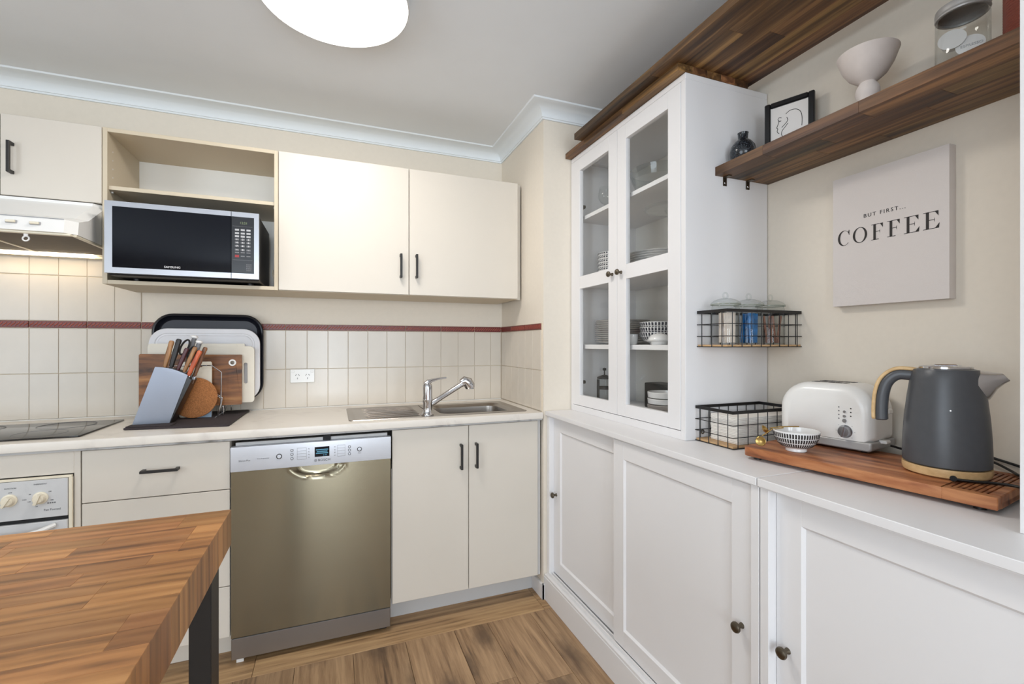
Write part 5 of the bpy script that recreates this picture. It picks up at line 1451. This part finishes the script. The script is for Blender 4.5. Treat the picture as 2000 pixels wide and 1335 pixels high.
merge(wbm, prism([(-0.786, 0.968), (-0.4722, 0.968), (-0.4722, 1.1995), (-0.782, 1.2055), (-0.786, 1.2015)], 'XZ', 2.450, 2.468))
obj('board', wbm, 'boardwood', wo)
rgm = lathe([(0.0085, -0.0005), (0.0150, -0.0005), (0.0150, -0.0030), (0.0085, -0.0030), (0.0085, -0.0005)], seg=28)
bmesh.ops.transform(rgm, matrix=Matrix.Translation((ring_c[0], 2.4505, ring_c[1])) @ Matrix.Rotation(R(-90), 4, 'X'), verts=rgm.verts)
obj('grommet', rgm, 'whiteplastic', wo, label='white ring around the hanging hole')
sb_ = thing('small_cutting_board', 'small cream plastic board with a slot, behind the cork trivet', 'chopping board', (-0.56, 2.42, MTZ))
obj('board', prism(rr(-0.630, -0.5075, MTZ + 0.002, 1.140, [0.008, 0.008, 0.001, 0.001], 4), 'XZ', 2.416, 2.424), 'polycream', sb_)
obj('board_top', holed(rr(-0.630, -0.5075, 1.1402, 1.170, [0.001, 0.001, 0.007, 0.007], 5), rr(-0.605, -0.543, 1.1455, 1.1550, 0.0045, 5), 'XZ', 2.416, 2.424), 'polycream', sb_)
ck = lathe([(0, 0), (0.085, 0), (0.088, 0.002), (0.088, 0.010), (0.085, 0.012), (0, 0.012)], seg=56)
bmesh.ops.transform(ck, matrix=Matrix.Translation((-0.5675, 2.396, MTZ + 0.090)) @ Matrix.Rotation(R(84), 4, 'X'), verts=ck.verts)
top('cork_trivet', ck, 'cork', 'round cork trivet leaning behind the knife block', 'trivet', (-0.5675, 2.39, MTZ))
bt_ = thing('blue_cutting_board', 'thin pale blue board edge peeping out under the cork trivet', 'chopping board', (-0.52, 2.405, MTZ))
obj('board', box(-0.560, -0.505, 2.400, 2.404, MTZ, 0.975, bev=0.0015), 'bluerim', bt_)
rk = thing('board_rack', 'chrome wire rack holding the trays and chopping boards upright', 'rack', (-0.49, 2.46, MTZ))
for yy in (2.372, 2.408, 2.434, 2.480, 2.522, 2.562):
    hgt = 1.140 if yy < 2.4 else 1.02
    for (xa, xb) in (((-0.655, -0.462) if yy < 2.4 else (-0.70, -0.47)),):
        obj('wire_loop', tube([(xa, yy, MTZ + 0.003), (xa, yy, hgt - 0.0), (xa + 0.02, yy, hgt + 0.014), (xb - 0.036, yy, hgt + 0.014), (xb, yy, hgt - 0.016), (xb - 0.002, yy, 0.985), (xb - 0.014, yy, MTZ + 0.004)], 0.0021, 8), 'chrome', rk)
for xx in (-0.672, -0.486):
    obj('base_wire', tube([(xx, 2.365, MTZ + 0.0025), (xx, 2.57, MTZ + 0.0025)], 0.0025, 8), 'chrome', rk)
for xx in (-0.676, -0.466):
    obj('support_wire', tube([(xx, 2.43, 0.9635), (xx, 2.612, 0.9635)], 0.0022, 8), 'chrome', rk)
    for yy in (2.43, 2.612):
        obj('support_leg', tube([(xx, yy, 0.9635), (xx, yy, MTZ)], 0.0022, 8), 'chrome', rk)

# knife block ----------------------------------------------------------------
KZ = MTZ + 0.0055
kbk = thing('knife_block', 'slanted knife block faced with a blue-grey steel plate', 'knife block', (-0.66, 2.28, KZ))
def lerp(a, b, t_): return (a[0] + (b[0] - a[0]) * t_, a[1] + (b[1] - a[1]) * t_)
BL, BR, TR, TL = (-0.743, KZ), (-0.619, KZ), (-0.556, 1.121), (-0.668, 1.157)
topc = [TR]
for i in range(1, 10):
    t_ = i / 10; p = lerp(TR, TL, t_)
    topc.append((p[0], p[1] + 0.009 * math.sin(PI * t_)))
pts = [BL, BR, lerp(BR, TR, 0.985)] + topc[0:] + [TL, lerp(TL, BL, 0.03)]
obj('steel_plate', prism(pts, 'XZ', 2.2475, 2.2510, bev=0.0012), 'bluesteel', kbk, label='blue-grey brushed steel front plate')
pts2 = [(BL[0] + 0.003, BL[1]), (BR[0] + 0.002, BR[1]), (TR[0] + 0.012, TR[1] - 0.022), (-0.566, 1.126), (-0.62, 1.148), (TL[0] + 0.004, TL[1] - 0.008)]
obj('block', prism(pts2, 'XZ', 2.2512, 2.336, bev=0.002), 'black', kbk)
for (x, z) in ((-0.6555, 1.141), (-0.584, 1.1145)):
    rv = lathe([(0, 0), (0.0035, 0), (0.003, 0.0014), (0, 0.0020)], seg=14)
    obj('rivet', rv, 'chrome', kbk).location = Vector((x, 2.2475, z)) - Vector((-0.66, 2.28, KZ)) + Vector((0, 0, 0))
for o in list(bpy.data.objects):
    if o.name.startswith('rivet'):
        o.data.transform(Matrix.Rotation(R(90), 4, 'X')); 
        for v in o.data.vertices: pass
def knife(label, x0, z0, x1, z1, y, w_, t_, mat, cap=None, cat='knife', group='knives in the knife block'):
    """handle from (x0, z0) at the block up to (x1, z1)"""
    w_ *= 1.18; t_ *= 1.15
    k = thing('knife', label, cat, (x0, y, z0), group)
    d = Vector((x1 - x0, 0, z1 - z0)); L_ = d.length; d.normalize(); s = Vector((d.z, 0, -d.x))
    loops = []
    for f, g, o_ in ((0.0, 0.55, 0), (0.04, 0.8, 0), (0.25, 0.9, -0.02), (0.5, 1.05, 0.0), (0.78, 0.95, 0.02), (0.93, 1.05, 0.06), (0.985, 0.85, 0.05), (1.0, 0.5, 0.04)):
        c_ = Vector((x0, y, z0)) + d * (L_ * f) + s * (o_ * w_)
        loops.append([tuple(c_ + s * (u * g) + Vector((0, v * (0.8 + 0.2 * g), 0))) for u, v in rr(-w_ / 2, w_ / 2, -t_ / 2, t_ / 2, min(w_, t_) * 0.4, 4)])
    obj('handle', loft(loops, close_first=True), mat, k)
    bl = bmesh.new()
    c0 = Vector((x0, y, z0)); 
    lp1 = [tuple(c0 + d * 0.004 + s * (u * 0.8) + Vector((0, v * 0.22, 0))) for u, v in rr(-w_ / 2, w_ / 2, -t_ / 2, t_ / 2, 0.001, 2)]
    lp0 = [tuple(c0 - d * 0.03 + s * (u * 0.55) + Vector((0, v * 0.18, 0))) for u, v in rr(-w_ / 2, w_ / 2, -t_ / 2, t_ / 2, 0.001, 2)]
    obj('blade', loft([lp0, lp1], close_first=True), 'chrome', k)
    if cap:
        c_ = Vector((x1, y, z1))
        cb2 = bmesh.new()
        loops = [[tuple(c_ + d * h_ + s * (u * g) + Vector((0, v * g, 0))) for u, v in rr(-w_ * 0.72, w_ * 0.72, -t_ * 0.8, t_ * 0.8, min(w_, t_) * 0.5, 4)] for h_, g in ((-0.004, 0.8), (0.001, 1.0), (0.005, 0.95), (0.008, 0.6))]
        obj('end_cap', loft(loops, close_first=True), cap, k, label='pale end cap')
    return k
knife('leftmost knife in the block with a tan wooden handle', -0.642, 1.153, -0.618, 1.263, 2.272, 0.0155, 0.013, 'tanh')
knife('black-handled knife beside the leftmost tan one in the block', -0.620, 1.152, -0.593, 1.270, 2.272, 0.0165, 0.013, 'black')
knife('short knife with a dark red and brown handle in the middle of the block', -0.596, 1.140, -0.564, 1.232, 2.266, 0.0135, 0.012, 'plumh', None)
knife('rear steak knife with a grey handle and pale round cap, the taller of two', -0.583, 1.140, -0.552, 1.278, 2.326, 0.0150, 0.014, 'grey', 'ceramic')
knife('grey-handled knife with a pale round cap, the shorter of two', -0.559, 1.132, -0.530, 1.256, 2.306, 0.0150, 0.014, 'grey', 'ceramic')
knife('tan wooden-handled knife with steel bolster, front right of the block', -0.574, 1.133, -0.534, 1.237, 2.266, 0.0135, 0.012, 'tanh')
knife('slim black-handled knife just left of the orange one', -0.560, 1.126, -0.526, 1.222, 2.285, 0.0120, 0.012, 'black')
knife('knife with a bright orange-brown handle in the block', -0.558, 1.117, -0.517, 1.222, 2.262, 0.0150, 0.012, 'orange')
knife('rightmost brown-handled knife in the block', -0.545, 1.112, -0.504, 1.236, 2.292, 0.0140, 0.012, 'brownh')
sc2 = thing('kitchen_scissors', 'kitchen scissors with looped black handles in the knife block', 'scissors', (-0.60, 2.298, 1.14))
def loopring(cx, cz, a, b, tilt, n=24):
    out = []
    for i in range(n):
        q = 2 * PI * i / n; u = a * math.cos(q); v = b * math.sin(q)
        out.append((cx + u * math.cos(tilt) + v * math.sin(tilt), 2.298, cz - u * math.sin(tilt) + v * math.cos(tilt)))
    return out
obj('finger_loop', tube(loopring(-0.580, 1.236, 0.0125, 0.033, 0.42), 0.0038, 8, closed=True), 'black', sc2)
obj('finger_loop', tube(loopring(-0.556, 1.212, 0.0115, 0.028, 0.42), 0.0038, 8, closed=True), 'black', sc2)
obj('blades', tube([(-0.604, 2.298, 1.135), (-0.601, 2.298, 1.145), (-0.586, 2.298, 1.195)], [0.003, 0.0045, 0.0055], 8), 'chrome', sc2)
